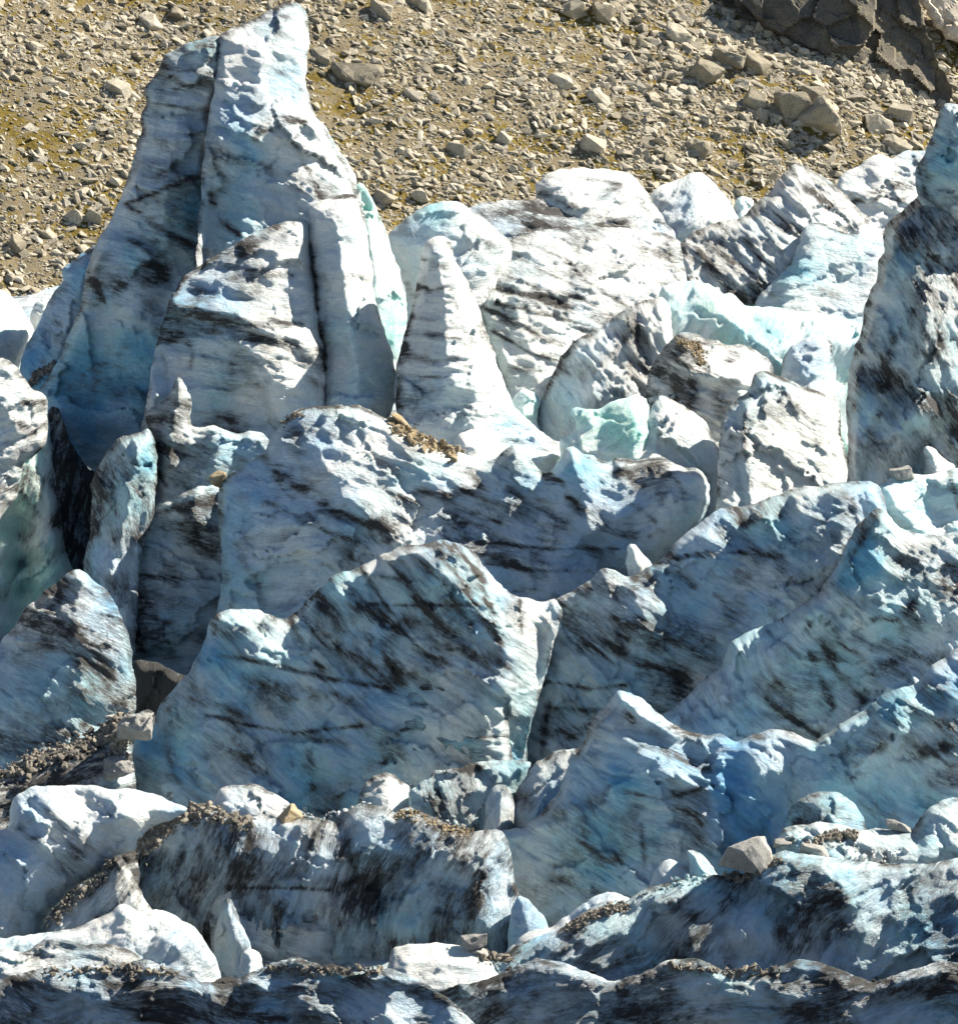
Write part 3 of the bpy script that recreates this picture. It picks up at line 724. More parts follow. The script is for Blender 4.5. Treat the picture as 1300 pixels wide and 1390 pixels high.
# ------------------------------------------------------------------ the long middle ridge
ice('ice_ridge', 'long blue-white ice ridge with swirling dark dirt band and knobbly crest across the middle', 'ice ridge', 145,
    "280,920 296,828 301,783 301,752 298,718 296,683 298,655 318,640 345,624 360,612 367,596 381,576 390,566 401,558 421,552 448,550 483,550 497,553 518,565 528,571 549,581 570,590 583,597 601,612 625,613 642,620 656,627 668,624 677,619 684,610 691,605 700,603 708,607 718,617 729,635 737,645 750,638 757,628 763,618 769,605 776,604 784,608 788,618 796,616 805,617 818,627 830,628 836,620 850,621 862,626 871,623 892,620 902,621 915,630 930,634 946,635 957,645 962,659 961,680 957,700 940,718 919,735 888,763 870,800 850,920",
    ICE, bulge=84, R_=120, lean=0.06, turn=0.0, back=110, ang=-18, warp=1.9, dirt=0.2, tint=0.42, key='midridge',
    rel=[(380, 640, 14), (440, 600, 6), (480, 640, 10), (350, 760, 10), (430, 760, -6), (560, 690, -10), (520, 620, 8), (650, 660, 6), (620, 720, -16), (700, 640, 14), (720, 720, -14), (780, 650, 12), (800, 740, -10), (850, 670, 2), (900, 660, 8), (940, 680, 16), (880, 730, 6), (600, 800, -4), (330, 700, 16), (420, 690, -2)],
    ridges=[("600,640 560,690 500,700", 14, 30, 30), ("769,608 790,650 800,690", 10, 40, 40), ("700,606 705,640 690,670", 10, 40, 30), ("930,636 915,690 900,740", 12, 40, 40)],
    strokes=[("360,628 390,650 420,675 460,695 500,712 525,718", 8, 1.1), ("500,690 520,705 530,725 515,735", 16, 0.8), ("530,680 570,670 620,670 650,660", 11, 0.8), ("540,710 600,720 640,740 700,770 740,790", 8, 0.6),
             ("560,690 580,700 640,700 690,740 730,760", 16, 0.5), ("640,640 660,680 700,690 740,720", 14, 0.6), ("690,660 740,690 790,740 830,770", 10, 0.6), ("740,650 790,690 830,720 860,730", 9, 0.6), ("740,640 760,655 785,690", 5, 0.8),
             ("840,640 870,660 900,670", 9, 0.7), ("850,680 880,700 900,720", 8, 0.6), ("880,625 905,640 925,660 930,700", 8, 0.5), ("690,608 720,625", 12, 0.5), ("800,620 860,625 900,624", 9, 0.5), ("760,610 745,640", 6, 0.4),
             ("650,735 740,745 840,745", 3, 0.8), ("660,765 740,775 800,775", 3, 0.6), ("370,650 420,700 470,750 540,800", 5, 0.35), ("320,740 350,790 360,830", 6, 0.3), ("400,553 480,551 520,566", 4, 0.7), ("300,660 298,720", 7, 0.5), ("360,680 440,720 500,745", 4, 0.35), ("620,700 660,720", 20, 0.4)],
    blobs=[(410, 600, 60, 0.25), (340, 750, 60, 0.15), (520, 600, 50, -0.2), (800, 660, 30, 0.25), (870, 760, 40, 0.3)], crest=0.5, crestw=6)

# ------------------------------------------------------------------ left middle group
ice('ice_block', 'white lumpy ice mass stained with black patches at the left edge', 'ice tower', 149.5,
    "-60,900 -60,484 0,485 14,487 28,503 36,516 42,527 55,534 62,538 66,548 65,570 66,593 60,608 45,622 32,628 28,650 26,670 10,690 -6,720 -20,900", ICE, bulge=46, R_=45, lean=0.18, turn=0.12, back=80, ang=25, warp=1.6, dirt=0.16, tint=0.02, blot=0.45, rough=1.8, key='leftlumps',
    ridges=[("30,510 35,560 15,610", 14, 30, 25)],
    strokes=[("5,510 25,520", 12, 0.7), ("35,545 60,545 50,560", 7, 0.8), ("20,570 45,590 60,580", 8, 0.7), ("0,660 15,670 25,660", 7, 0.7), ("10,600 30,610", 7, 0.6)], crest=0.7)
ice('ice_wall', 'pale teal ice wall hollowed by a narrow arched cave at the left edge', 'ice tower', 152.5,
    "-60,950 -60,560 20,540 66,560 69,590 73,641 79,668 83,693 86,715 88,731 90,752 100,772 112,800 120,950", CYAN, bulge=26, R_=30, lean=0.2, turn=0.12, back=100, ang=70, warp=1.4, dirt=0.13, tint=0.3, blot=0.3, key='cavewall',
    rel=[(28, 705, -30), (28, 725, -45), (30, 765, -62), (30, 800, -62), (28, 830, -55), (8, 740, 8), (4, 790, 10), (2, 840, 0), (52, 740, 12), (56, 790, 10), (50, 840, 0), (20, 670, 14), (50, 660, 16), (30, 690, 4), (80, 720, 8), (85, 800, 0), (30, 880, -60), (-30, 800, 10), (-30, 640, 10), (90, 860, 0), (60, 620, 10)],
    strokes=[("32,670 55,700 75,710", 8, 0.6), ("70,640 80,690 88,740", 5, 0.7), ("45,660 65,690 80,715", 6, 0.5), ("70,760 90,755", 14, 0.6), ("30,640 60,650", 10, 0.4)],
    blobs=[(30, 790, 30, 0.2)], crest=0.6)
ice('ice_block', 'brilliant white snow-covered ice block at the left edge below the scree', 'ice block', 168,
    "-60,620 -60,380 0,392 10,398 17,405 26,413 35,426 43,440 48,453 40,475 26,494 28,520 40,620", ICE, bulge=50, R_=45, lean=0.4, turn=0.35, ang=50, dirt=-0.05, tint=0.05, crest=0.05, key='leftwhite', blobs=[(10, 440, 20, 0.25)])
ice('ice_chip', 'tiny white ice chip between the brilliant white block and the tallest tower', 'ice block', 171,
    "36,560 42,428 46,415 55,406 64,404 70,410 74,425 72,560", ICE, bulge=18, R_=20, lean=0.35, turn=0.2, dirt=0.05, tint=0.05, h=2.0, crest=0.3)
ice('ice_slab', 'narrow blue-grey cracked ice slab beside the deep black crevasse', 'ice fin', 147,
    "112,930 114,763 123,725 125,690 123,659 128,645 132,635 149,610 159,595 172,590 185,588 197,584 203,580 212,600 214,640 208,700 190,760 182,930", ICE, bulge=28, R_=34, lean=0.08, turn=-0.05, back=80, ang=-65, warp=1.6, dirt=0.32, tint=0.5, blot=0.35, key='crackslab',
    ridges=[("190,600 180,660 165,720 150,780", 12, 30, 22)],
    strokes=[("132,640 140,680 130,720", 8, 0.6), ("165,620 180,660 200,680", 5, 0.5), ("150,740 170,720 195,735", 6, 0.6), ("140,780 170,800", 18, 0.7), ("120,660 125,720 118,770", 5, 0.7), ("150,660 160,700", 5, 0.5)],
    blobs=[(200, 640, 25, 0.6), (195, 690, 20, 0.5), (160, 600, 20, 0.2)], crest=0.5)
gh = ice('ice_tower', 'dark-smeared jagged ice stack with a small white pointed tip in front of the tallest tower', 'ice tower', 149.0,
    "176,960 178,856 177,825 174,766 177,731 187,704 196,690 204,676 209,641 208,614 201,583 197,562 206,553 216,549 226,542 231,533 235,522 239,512 243,511 247,514 251,522 254,531 259,538 262,547 259,560 258,572 262,581 272,580 284,577 293,579 301,581 312,586 322,591 329,587 336,584 350,586 362,592 363,597 374,612 384,640 390,700 392,960", ICE, bulge=16, R_=22, lean=0.03, turn=0.05, back=90, ang=-12, warp=1.6, dirt=0.4, tint=0.42, blot=0.4, bottom=960, key='horn',
    ridges=[("243,514 244,545 232,585 228,640", 20, 30, 16), ("300,583 296,620 270,660 262,700", 22, 26, 22), ("350,588 325,610 300,640", 10, 20, 20), ("300,668 250,676 190,700", 24, 10, 60), ("240,700 235,760 245,850", 14, 40, 50)],
    rel=[(230, 560, 10), (230, 640, -6), (250, 690, 14), (240, 780, -4), (200, 780, 6), (280, 780, -6), (270, 720, 8), (260, 620, 0)],
    strokes=[("205,570 225,575 245,590", 14, 0.8), ("210,600 240,620 280,620", 14, 0.6), ("215,640 225,660", 4, 0.6), ("200,700 240,690 290,680", 7, 0.9), ("190,720 240,715 290,720", 8, 0.6), ("265,735 290,745", 18, 0.8), ("185,745 230,770 240,790", 8, 0.6), ("180,780 230,785 290,785", 4, 0.6), ("205,640 200,690 180,740", 6, 0.7), ("240,740 270,730", 10, 0.5), ("200,830 230,850", 10, 0.5)],
    blobs=[(225, 670, 20, -0.2), (210, 640, 15, 0.5)], crest=0.6)
ice('ice_peak', 'pyramid-shaped ice peak with sunlit crackled top at the lower left', 'ice tower', 126.5,
    "-60,1130 -60,890 0,873 17,853 35,828 62,801 90,780 100,772 108,773 114,776 132,790 149,804 159,825 170,846 177,870 180,902 185,930 184,957 178,980 175,1130", ICE, bulge=40, R_=70, lean=0.16, turn=0.12, back=110, ang=-25, warp=1.4, dirt=0.3, tint=0.5, blot=0.3, key='leftpeak',
    ridges=[("104,775 110,810 140,850 150,880", 26, 100, 50), ("100,775 60,815 20,870", 10, 14, 40)],
    strokes=[("98,775 70,800 40,840 20,862", 12, 0.8), ("85,795 75,820 50,850", 8, 0.5), ("100,860 130,880 150,930", 14, 0.5), ("20,890 80,870 110,890", 12, 0.5), ("130,930 170,960", 10, 0.5), ("0,1010 60,1010 110,990", 10, 0.6), ("110,900 120,960", 18, 0.4)],
    blobs=[(60, 960, 70, 0.3), (130, 840, 40, -0.1)], crest=0.5)

# ------------------------------------------------------------------ the big striped wall in the centre
cw = ice('ice_serac', 'huge humped ice wall with slanting dark stripes at the centre', 'ice tower', 130.5,
    "150,1160 165,1035 172,1018 190,1000 209,984 214,965 218,955 228,943 240,930 253,916 262,900 273,881 280,862 284,846 290,835 300,830 312,828 330,826 346,827 365,834 384,841 403,829 417,816 428,804 445,790 452,780 463,776 476,773 490,768 504,761 516,755 528,749 542,742 556,738 570,740 583,737 590,733 599,732 607,733 615,737 628,741 639,745 646,753 653,763 661,774 670,783 687,801 705,809 717,812 729,815 742,818 753,812 764,830 745,900 716,1000 712,1160", ICE, bulge=44, R_=60, lean=0.05, turn=0.02, back=120, ang=-40, warp=1.0, dirt=0.31, tint=0.5, stretch=1.5, blot=0.15, rough=1.3, key='centre',
    ridges=[("606,738 648,790 672,850 686,892 684,960", 52, 210, 52), ("384,841 330,900 270,960 230,1060", 16, 50, 60), ("700,812 712,850 705,890", 12, 26, 20)],
    rel=[(330, 840, 16), (360, 850, 12), (450, 850, 0), (540, 800, -6), (600, 780, 2), (560, 880, -10), (470, 930, -6), (400, 1000, 6), (300, 960, 12), (250, 1020, 20), (340, 1060, 18), (520, 1040, 10), (640, 960, -4), (720, 840, -10), (712, 880, -26), (700, 960, -30), (205, 1010, 10), (190, 1070, 10)],
    strokes=[("455,782 500,820 540,850 590,900", 8, 0.9), ("430,806 470,850 520,880 545,930", 9, 0.9), ("520,755 560,800 600,850 640,890", 8, 0.7), ("585,738 620,780 650,830 675,870", 7, 0.8), ("405,830 440,870 500,900 530,935", 8, 0.8), ("490,770 530,830 560,850", 7, 0.7), ("550,745 600,790 640,850", 6, 0.5),
             ("470,820 500,835 540,850", 8, 0.6), ("615,740 650,780 668,840 680,880", 5, 1.0), ("500,820 560,822 670,820", 2.5, 0.8), ("480,775 560,790", 2.5, 0.4), ("560,845 590,870 600,900", 14, 0.5), ("610,880 650,890 680,900", 14, 0.5),
             ("300,890 360,900 440,920 530,935", 4, 0.9), ("280,970 340,985 400,995 490,985", 3, 0.9), ("330,920 390,940 470,950", 10, 0.5), ("390,850 430,900 450,940", 10, 0.6), ("260,950 300,960 340,975", 7, 0.5), ("400,1000 470,1010", 7, 0.5), ("420,1020 425,1070", 7, 0.6), ("225,1000 235,1050 270,1080", 8, 0.6),
             ("295,835 290,860", 7, 0.4), ("310,860 350,850", 10, 0.5), ("600,740 640,760 660,790", 6, 0.5), ("360,870 400,880", 12, 0.4), ("705,815 708,860", 3, 0.7), ("240,905 300,870", 6, -0.3)],
    blobs=[(215, 1020, 40, 0.4), (270, 900, 30, 0.2), (420, 1060, 80, 0.3), (710, 850, 30, -0.3)], crest=0.7)
ice('ice_slab', '=lower blue slab overlapping the wall along a curved crack', None, 128.8,
    "452,1160 459,1089 469,1065 480,1045 487,1033 490,1020 493,1006 498,996 504,988 511,978 521,971 533,960 549,947 566,930 580,921 600,911 640,905 675,912 690,930 690,1000 697,1040 720,1160", ICE, parent=cw, bulge=22, R_=34, lean=0.04, turn=0.02, back=60, ang=-6, warp=0.9, dirt=0.28, tint=0.55, blot=0.2, rough=1.2, key='cslab', bottom=1160,
    strokes=[("500,985 560,990 640,1000 690,1000", 3, 0.8), ("560,935 620,940 685,950", 4, 0.8), ("540,960 600,955", 8, 0.5), ("600,920 650,930", 12, 0.5), ("520,1020 525,1050", 6, 0.6), ("640,980 650,1000", 6, 0.6), ("590,1000 640,1020", 8, 0.4), ("480,1060 560,1055 640,1050", 4, 0.4)], blobs=[(630, 1010, 30, 0.3)], crest=0.7)

# ------------------------------------------------------------------ right lower walls
ice('ice_serac', 'broad blue-grey ice wall with crumpled snowy crest right of the central hump', 'ice tower', 134.5,
    "690,1120 693,960 694,919 701,878 711,870 732,842 753,813 763,808 774,804 798,790 806,781 815,772 822,769 829,771 843,780 853,784 868,777 880,768 896,760 905,749 915,738 926,728 940,717 954,707 971,693 983,689 995,689 1016,687 1030,681 1044,676 1060,669 1075,664 1095,661 1113,659 1137,655 1155,652 1175,654 1193,659 1200,676 1204,700 1200,760 1120,1120",
    ICE, bulge=46, R_=60, lean=0.06, turn=0.05, back=110, ang=-30, warp=1.5, dirt=0.26, tint=0.5, blot=0.28, rough=1.3, key='rwall',
    ridges=[("1155,655 1120,720 1075,790 1060,840", 26, 60, 60), ("1030,700 1050,760 1040,830", 12, 40, 40), ("856,790 866,820 880,850 960,900", 20, 40, 50), ("905,750 880,800 870,860", 14, 40, 40), ("990,700 1000,712 1035,705", 14, 14, 14)],
    rel=[(1110, 690, 14), (1075, 720, 4), (1000, 705, -16), (960, 720, 8), (920, 780, -6), (1000, 790, -4), (950, 850, -12), (1060, 800, 0), (820, 800, 4), (780, 850, -16), (730, 870, -20), (760, 950, -6), (820, 900, -14), (850, 830, 2), (1000, 860, 4), (720, 1010, -10), (800, 980, 0)],
    strokes=[("890,765 950,752 1010,750 1060,755", 5, 0.9), ("960,760 970,800 990,830", 12, 0.7), ("900,740 920,765 940,800", 9, 0.6), ("855,770 870,830 910,870 960,900", 12, 0.9), ("860,850 900,890 930,910", 12, 0.8), ("880,780 890,810", 8, 0.5), ("1000,690 1010,708 1030,702", 8, 0.8), ("1085,670 1090,690 1060,700", 10, 0.5), ("1050,720 1055,770 1050,820", 12, 0.35),
             ("1120,700 1110,720", 12, 0.5), ("1190,700 1150,740 1125,790 1090,825", 5, 0.9), ("800,800 830,790 845,830 840,880", 14, 0.8), ("760,830 800,850 830,870", 14, 0.7), ("820,880 860,900", 16, 0.7), ("735,930 745,925 800,935 850,930", 4, 0.9), ("740,960 800,965 840,960", 4, 0.6), ("700,1000 780,990 820,980", 8, 0.5), ("745,950 735,1020", 5, 0.8), ("690,1060 720,1050", 14, 0.6), ("790,880 805,870", 10, 0.5), ("820,775 840,785", 6, 0.5), ("870,900 930,930 905,960", 14, 0.6), ("775,1000 830,985", 9, 0.7)],
    blobs=[(920, 870, 40, 0.25), (1110, 690, 30, 0.2), (860, 750, 14, -0.5)], crest=0.6)
ice('ice_block', 'small white and pale blue ice shelf above the lower right wall', 'ice block', 139,
    "1180,800 1186,690 1190,660 1210,647 1231,642 1245,644 1258,645 1272,642 1286,638 1300,633 1340,630 1345,800", CYAN, bulge=26, R_=30, lean=0.2, turn=0.1, ang=10, dirt=0.02, tint=0.30, key='shelf',
    ridges=[("1200,655 1215,690 1248,722", 20, 16, 30)], strokes=[("1288,640 1300,690", 4, 0.8), ("1190,660 1230,648", 5, 0.3), ("1290,665 1300,670", 5, 0.5)], blobs=[(1255, 690, 30, 0.35), (1215, 680, 18, -0.5)], crest=0.4)
ice('ice_spike', 'tiny white ice spike standing on the pale blue shelf', 'ice block', 141,
    "1250,690 1256,625 1250,606 1257,602 1265,605 1270,611 1276,618 1285,624 1296,630 1300,690", ICE, bulge=14, R_=16, lean=0.15, turn=0.2, dirt=0.0, tint=0.0, h=1.8, crest=0.3)
ice('ice_serac', 'dark veined ice wall sloping down from the right edge with a pale lower flank', 'ice tower', 128.5,
    "880,1120 885,985 902,966 926,950 940,936 954,923 968,909 983,895 985,882 988,874 1005,863 1023,853 1044,849 1058,840 1072,832 1085,824 1099,815 1112,802 1123,787 1135,768 1144,749 1152,730 1161,714 1172,702 1186,692 1191,687 1198,689 1205,699 1212,708 1224,717 1248,725 1272,726 1300,721 1360,715 1370,1120",
    ICE, bulge=34, R_=60, lean=0.09, turn=0.02, back=110, ang=-38, warp=1.5, dirt=0.28, tint=0.48, blot=0.28, rough=1.2, key='rwall2',
    ridges=[("1190,690 1165,750 1130,810 1080,850", 16, 30, 60), ("1250,790 1240,810 1190,840", 12, 24, 40)],
    rel=[(1180, 760, 8), (1230, 770, 4), (1280, 760, -4), (1200, 830, 8), (1140, 850, -10), (1090, 880, 0), (1030, 890, 14), (1000, 940, 16), (1060, 960, 10), (1150, 930, -8), (1230, 880, -10), (1290, 850, -4), (1100, 980, 4), (960, 970, 12)],
    strokes=[("1060,832 1100,845 1090,860", 8, 0.9), ("1095,850 1115,870 1140,920 1170,950", 9, 0.9), ("1040,855 1070,880 1100,910", 6, 0.7), ("1025,925 1050,955 1090,985 1110,1000", 6, 0.7), ("1100,890 1130,960 1110,1000", 6, 0.7), ("1150,880 1190,890 1180,930", 18, 0.6), ("1120,850 1150,870", 14, 0.7), ("1185,840 1220,838 1240,820", 5, 0.9), ("1280,740 1300,800", 22, 0.7), ("1190,695 1160,745 1150,770", 8, 0.8), ("1200,760 1250,760", 10, 0.3), ("1210,900 1240,880", 14, 0.5), ("1130,790 1160,780", 5, 0.5), ("1200,870 1280,900", 16, 0.4), ("1030,860 1000,890", 4, 0.3)],
    blobs=[(1180, 760, 26, 0.55), (1150, 785, 18, 0.6), (1090, 920, 40, 0.25), (1120, 980, 30, 0.2), (1010, 930, 50, -0.2)], crest=0.4)
ice('ice_ridge', 'turquoise-tinted foreground ice ridge rising to the right edge, snow-dusted jagged crest', 'ice ridge', 119,
    "668,1270 672,1130 690,1125 711,1120 732,1106 746,1089 760,1072 767,1047 774,1033 783,1022 791,1013 796,995 798,982 808,971 818,962 826,954 832,945 838,938 850,939 871,947 878,954 885,961 898,972 912,983 933,992 950,997 964,999 978,995 988,1001 995,1006 1009,1006 1020,997 1037,992 1058,990 1072,994 1085,999 1096,1003 1106,1007 1123,994 1148,978 1162,970 1175,962 1187,953 1196,945 1213,937 1225,934 1238,930 1248,919 1257,910 1265,902 1283,892 1300,878 1360,865 1365,1270",
    ICE, bulge=40, R_=55, lean=0.10, turn=0.02, back=110, ang=-28, warp=1.8, dirt=0.22, tint=0.5, blot=0.3, rough=1.3, key='fgridge',
    rel=[(830, 970, 16), (880, 980, 6), (840, 1040, -10), (900, 1030, 8), (960, 1030, -8), (1030, 1030, 8), (1000, 1090, -14), (1090, 1040, -4), (1150, 1010, 4), (1180, 1070, -12), (1230, 970, 4), (1270, 1010, -10), (900, 1120, -8), (800, 1100, 8), (850, 1180, -6), (960, 1140, -10), (1100, 1090, -16), (780, 1160, -4)],
    ridges=[("838,942 870,975 915,995", 14, 14, 40), ("1106,1010 1110,1050 1090,1090", 12, 30, 30), ("1215,960 1200,1000 1160,1050 1120,1070", 14, 40, 30), ("800,1000 770,1070 720,1130", 12, 30, 40)],
    strokes=[("850,1010 890,1020 930,1030 960,1040", 8, 0.7), ("910,985 950,1000 985,1000", 6, 0.6), ("880,960 900,985 960,1015 980,1010", 6, 0.5), ("855,970 860,990", 7, 0.7), ("910,1060 925,1090 950,1110", 10, 0.7), ("850,1075 900,1085 950,1070", 4, 0.5), ("950,1120 960,1110", 5, 0.4), ("1150,1060 1200,1040 1240,1030 1300,1010", 8, 0.5), ("1210,970 1260,975 1290,985", 16, 0.7), ("1235,1020 1280,1010 1300,1030", 16, 0.7), ("1160,1040 1210,1000", 5, 0.5), ("770,1100 810,1090 830,1060", 10, 0.6), ("790,1120 800,1150", 12, 0.6), ("1010,1010 1040,1000 1070,1010", 6, 0.5), ("870,1120 875,1180", 4, 0.4), ("900,1130 950,1140", 5, 0.4), ("1250,1060 1300,1070", 14, 0.6), ("1065,1070 1080,1100", 10, 0.6)],
    blobs=[(860, 1060, 60, 0.2), (1000, 1100, 80, 0.35), (1000, 1040, 40, 0.2), (1240, 960, 40, 0.3), (1180, 1090, 40, 0.35), (830, 970, 25, -0.1), (850, 1190, 60, 0.2), (1285, 930, 30, 0.3)], crest=0.5, crestw=6)
ice('ice_hump', 'rounded dark blue ice hump behind the flat stones at lower right', 'ice block', 114,
    "1050,1230 1058,1140 1065,1122 1068,1108 1072,1096 1080,1088 1092,1081 1105,1076 1120,1073 1135,1076 1148,1082 1160,1092 1168,1103 1173,1114 1177,1130 1185,1230", ICE, bulge=34, R_=40, lean=0.08, turn=0.0, ang=-20, dirt=0.22, tint=0.75, blot=0.3, strokes=[("1075,1095 1095,1100 1080,1120", 10, 0.9), ("1085,1082 1120,1074", 5, 0.5)], crest=0.5)
ice('ice_lump', 'small sunlit white ice lump with dirty top below the central hump', 'ice block', 124,
    "478,1200 487,1085 490,1072 494,1064 500,1058 506,1053 517,1050 528,1048 536,1052 543,1058 550,1063 557,1069 566,1200", ICE, bulge=28, R_=30, lean=0.3, turn=0.2, ang=-20, dirt=0.12, tint=0.02, blot=0.2, h=2.2, strokes=[("505,1055 530,1050 545,1060", 5, 0.8), ("495,1080 510,1100", 6, 0.6)], crest=0.5)
ice('ice_ledge', 'low streaked blue ice ledge between the white lump and the turquoise ridge', 'ice block', 123,
    "545,1230 552,1110 556,1072 580,1058 587,1047 605,1045 622,1043 640,1038 660,1033 687,1031 705,1033 722,1034 718,1044 711,1056 702,1070 698,1230", ICE, bulge=24, R_=36, lean=0.12, turn=0.1, ang=-60, dirt=0.26, tint=0.5, blot=0.25, strokes=[("590,1075 610,1090 620,1110", 14, 0.8), ("640,1045 660,1040", 6, 0.5), ("600,1050 680,1036", 4, 0.6)], crest=0.5)
ice('ice_stub', 'short upright pale ice stub in front of the streaked ledge', 'ice block', 120.5,
    "650,1230 656,1125 657,1105 659,1088 663,1077 668,1068 676,1065 685,1064 692,1070 697,1088 697,1125 702,1230", ICE, bulge=24, R_=24, lean=0.15, turn=0.15, ang=80, dirt=0.05, tint=0.2, h=2.2, strokes=[("665,1070 680,1068 690,1080", 7, 0.6)], crest=0.4)
ice('ice_serac', 'slanting blue-grey ice wedge behind the left shoulder of the turquoise ridge', 'ice block', 122,
    "680,1250 690,1100 698,1075 711,1056 722,1042 729,1033 740,1027 750,1021 763,1018 777,1016 790,1013 800,1000 806,1250", ICE, bulge=30, R_=36, lean=0.1, turn=0.1, ang=50, dirt=0.25, tint=0.5, blot=0.2, strokes=[("730,1035 770,1020 790,1018", 6, 0.7), ("710,1080 730,1100", 14, 0.7), ("700,1065 720,1050", 5, 0.7)], crest=0.5)

# ------------------------------------------------------------------ foreground
ice('ice_serac', 'dirty dark ice wall with gravel-strewn crest across the lower middle', 'ice tower', 112.5,
    "170,1360 190,1200 194,1120 215,1112 240,1100 256,1096 277,1088 290,1092 305,1100 332,1106 352,1104 385,1108 412,1106 437,1112 462,1118 468,1106 474,1098 482,1092 490,1089 504,1092 516,1096 528,1097 538,1106 545,1099 552,1096 562,1098 573,1103 585,1109 594,1113 605,1119 615,1123 640,1128 656,1128 677,1124 690,1140 700,1200 760,1360",
    ICE, bulge=40, R_=50, lean=0.12, turn=0.0, back=100, ang=70, warp=1.2, dirt=0.38, tint=0.4, blot=0.5, rough=1.6, bottom=1360, key='fgdark',
    rel=[(300, 1130, 10), (250, 1180, -30), (230, 1230, -50), (280, 1240, -40), (350, 1150, 10), (400, 1140, 14), (360, 1220, 4), (430, 1180, 8), (520, 1130, 14), (500, 1200, -6), (580, 1150, 10), (620, 1200, -6), (560, 1260, 0), (460, 1270, 4), (680, 1220, -16), (400, 1280, 8), (640, 1150, 8)],
    ridges=[("412,1110 440,1160 450,1230", 14, 40, 60), ("330,1110 320,1160 300,1200", 14, 40, 30), ("560,1100 600,1150 640,1170 650,1250", 16, 40, 40)],
    strokes=[("200,1160 240,1170 270,1200 280,1250", 30, 0.8), ("280,1100 300,1140 290,1190", 20, 0.7), ("310,1200 330,1260 340,1300", 14, 0.5), ("320,1110 350,1150 340,1190", 16, 0.6), ("470,1150 500,1200 560,1230", 40, 0.45), ("600,1140 640,1170 650,1230", 14, 0.7), ("660,1140 660,1200 640,1240", 10, 0.5), ("560,1110 620,1130 660,1130", 10, 0.6), ("440,1190 480,1210 470,1250", 10, 0.5), ("310,1205 380,1205 450,1208 500,1190", 3, 0.8), ("670,1210 700,1190 740,1210", 12, 0.7), ("530,1280 600,1270 640,1260", 14, 0.4), ("450,1110 470,1140 440,1150", 12, 0.4), ("380,1230 370,1290", 10, 0.5)],
    blobs=[(380, 1150, 60, -0.1), (330, 1260, 30, 0.4), (390, 1210, 50, 0.2), (560, 1240, 80, 0.2)], crest=0.6, crestw=8)
ice('ice_fin', 'smooth pale blue ice tongue leaning against the foot of the dark gravelly wall', 'ice fin', 109.5,
    "286,1380 290,1300 292,1262 297,1245 303,1228 309,1216 314,1220 322,1240 332,1262 342,1290 352,1380", ICE, bulge=16, R_=22, lean=0.0, turn=-0.5, ang=70, dirt=0.0, tint=0.45, h=2.2, bottom=1380, strokes=[("310,1220 330,1260 345,1300", 4, 0.5)], crest=0.3)
ice('ice_lump', 'cream-white sunlit ice knobs on the gravel crest beside the leaning stone slab', 'ice block', 113.5,
    "286,1180 290,1092 293,1080 300,1070 312,1066 325,1067 338,1065 347,1062 356,1066 364,1072 378,1080 390,1087 404,1096 416,1108 430,1112 450,1115 462,1122 465,1180", ICE, bulge=26, R_=26, lean=0.4, turn=0.1, ang=-20, dirt=0.14, tint=0.1, blot=0.25, key='knobs', strokes=[("300,1068 345,1063", 4, 0.7), ("345,1065 375,1085 395,1098", 6, 0.7), ("415,1112 460,1120", 6, 0.5)], blobs=[(320, 1080, 16, 0.3)], crest=0.5)
ice('ice_block', 'cyan-white folded ice block lit along its rounded top at lower left', 'ice block', 108.5,
    "-60,1360 -60,1250 -50,1125 0,1127 14,1123 13,1100 17,1085 26,1078 35,1072 47,1068 59,1066 80,1067 100,1065 120,1067 138,1068 149,1073 164,1070 180,1070 194,1073 208,1078 225,1084 239,1089 256,1097 240,1110 216,1117 202,1124 195,1136 189,1146 182,1156 166,1160 152,1163 143,1175 132,1189 118,1195 104,1201 92,1212 80,1226 60,1250 50,1360",
    ICE, bulge=44, R_=48, lean=0.16, turn=0.06, back=90, ang=-28, warp=1.2, dirt=0.10, tint=0.34, blot=0.1, rough=1.3, bottom=1360, key='cyanblock',
    ridges=[("60,1070 70,1100 100,1130 115,1165", 14, 30, 26), ("150,1075 155,1100 190,1125", 12, 26, 26), ("20,1130 70,1150 130,1175", 12, 14, 40)],
    strokes=[("50,1085 65,1100 80,1120 110,1165", 5, 0.8), ("40,1140 75,1140 100,1155", 7, 0.7), ("145,1105 165,1118 195,1125", 5, 0.8), ("20,1120 50,1150", 7, 0.35), ("80,1150 110,1170 120,1180", 5, 0.6), ("0,1225 25,1255", 7, 0.5), ("30,1220 32,1250", 4, 0.4), ("90,1075 140,1095 150,1105", 3, 0.4)],
    blobs=[(50, 1095, 30, 0.2), (150, 1135, 40, 0.25), (30, 1200, 50, 0.25), (200, 1095, 40, -0.4), (80, 1075, 40, -0.2)], crest=0.15)
ice('ice_wedge', 'grey-brown dirt-coated ice wedge below the folded cyan block', 'ice block', 107,
    "40,1380 60,1255 82,1226 106,1202 134,1190 146,1176 154,1163 163,1160 172,1170 180,1186 189,1203 197,1220 206,1232 214,1250 230,1380", ICE, bulge=28, R_=34, lean=0.15, turn=0.15, ang=40, dirt=0.55, tint=0.1, blot=0.4, bottom=1380, key='wedge',
    ridges=[("165,1163 170,1200 190,1240", 18, 40, 20)], strokes=[("170,1165 180,1200 200,1225", 6, -0.5), ("150,1170 110,1205 80,1230", 10, 0.9), ("140,1220 120,1240", 14, -0.3)], crest=0.7)
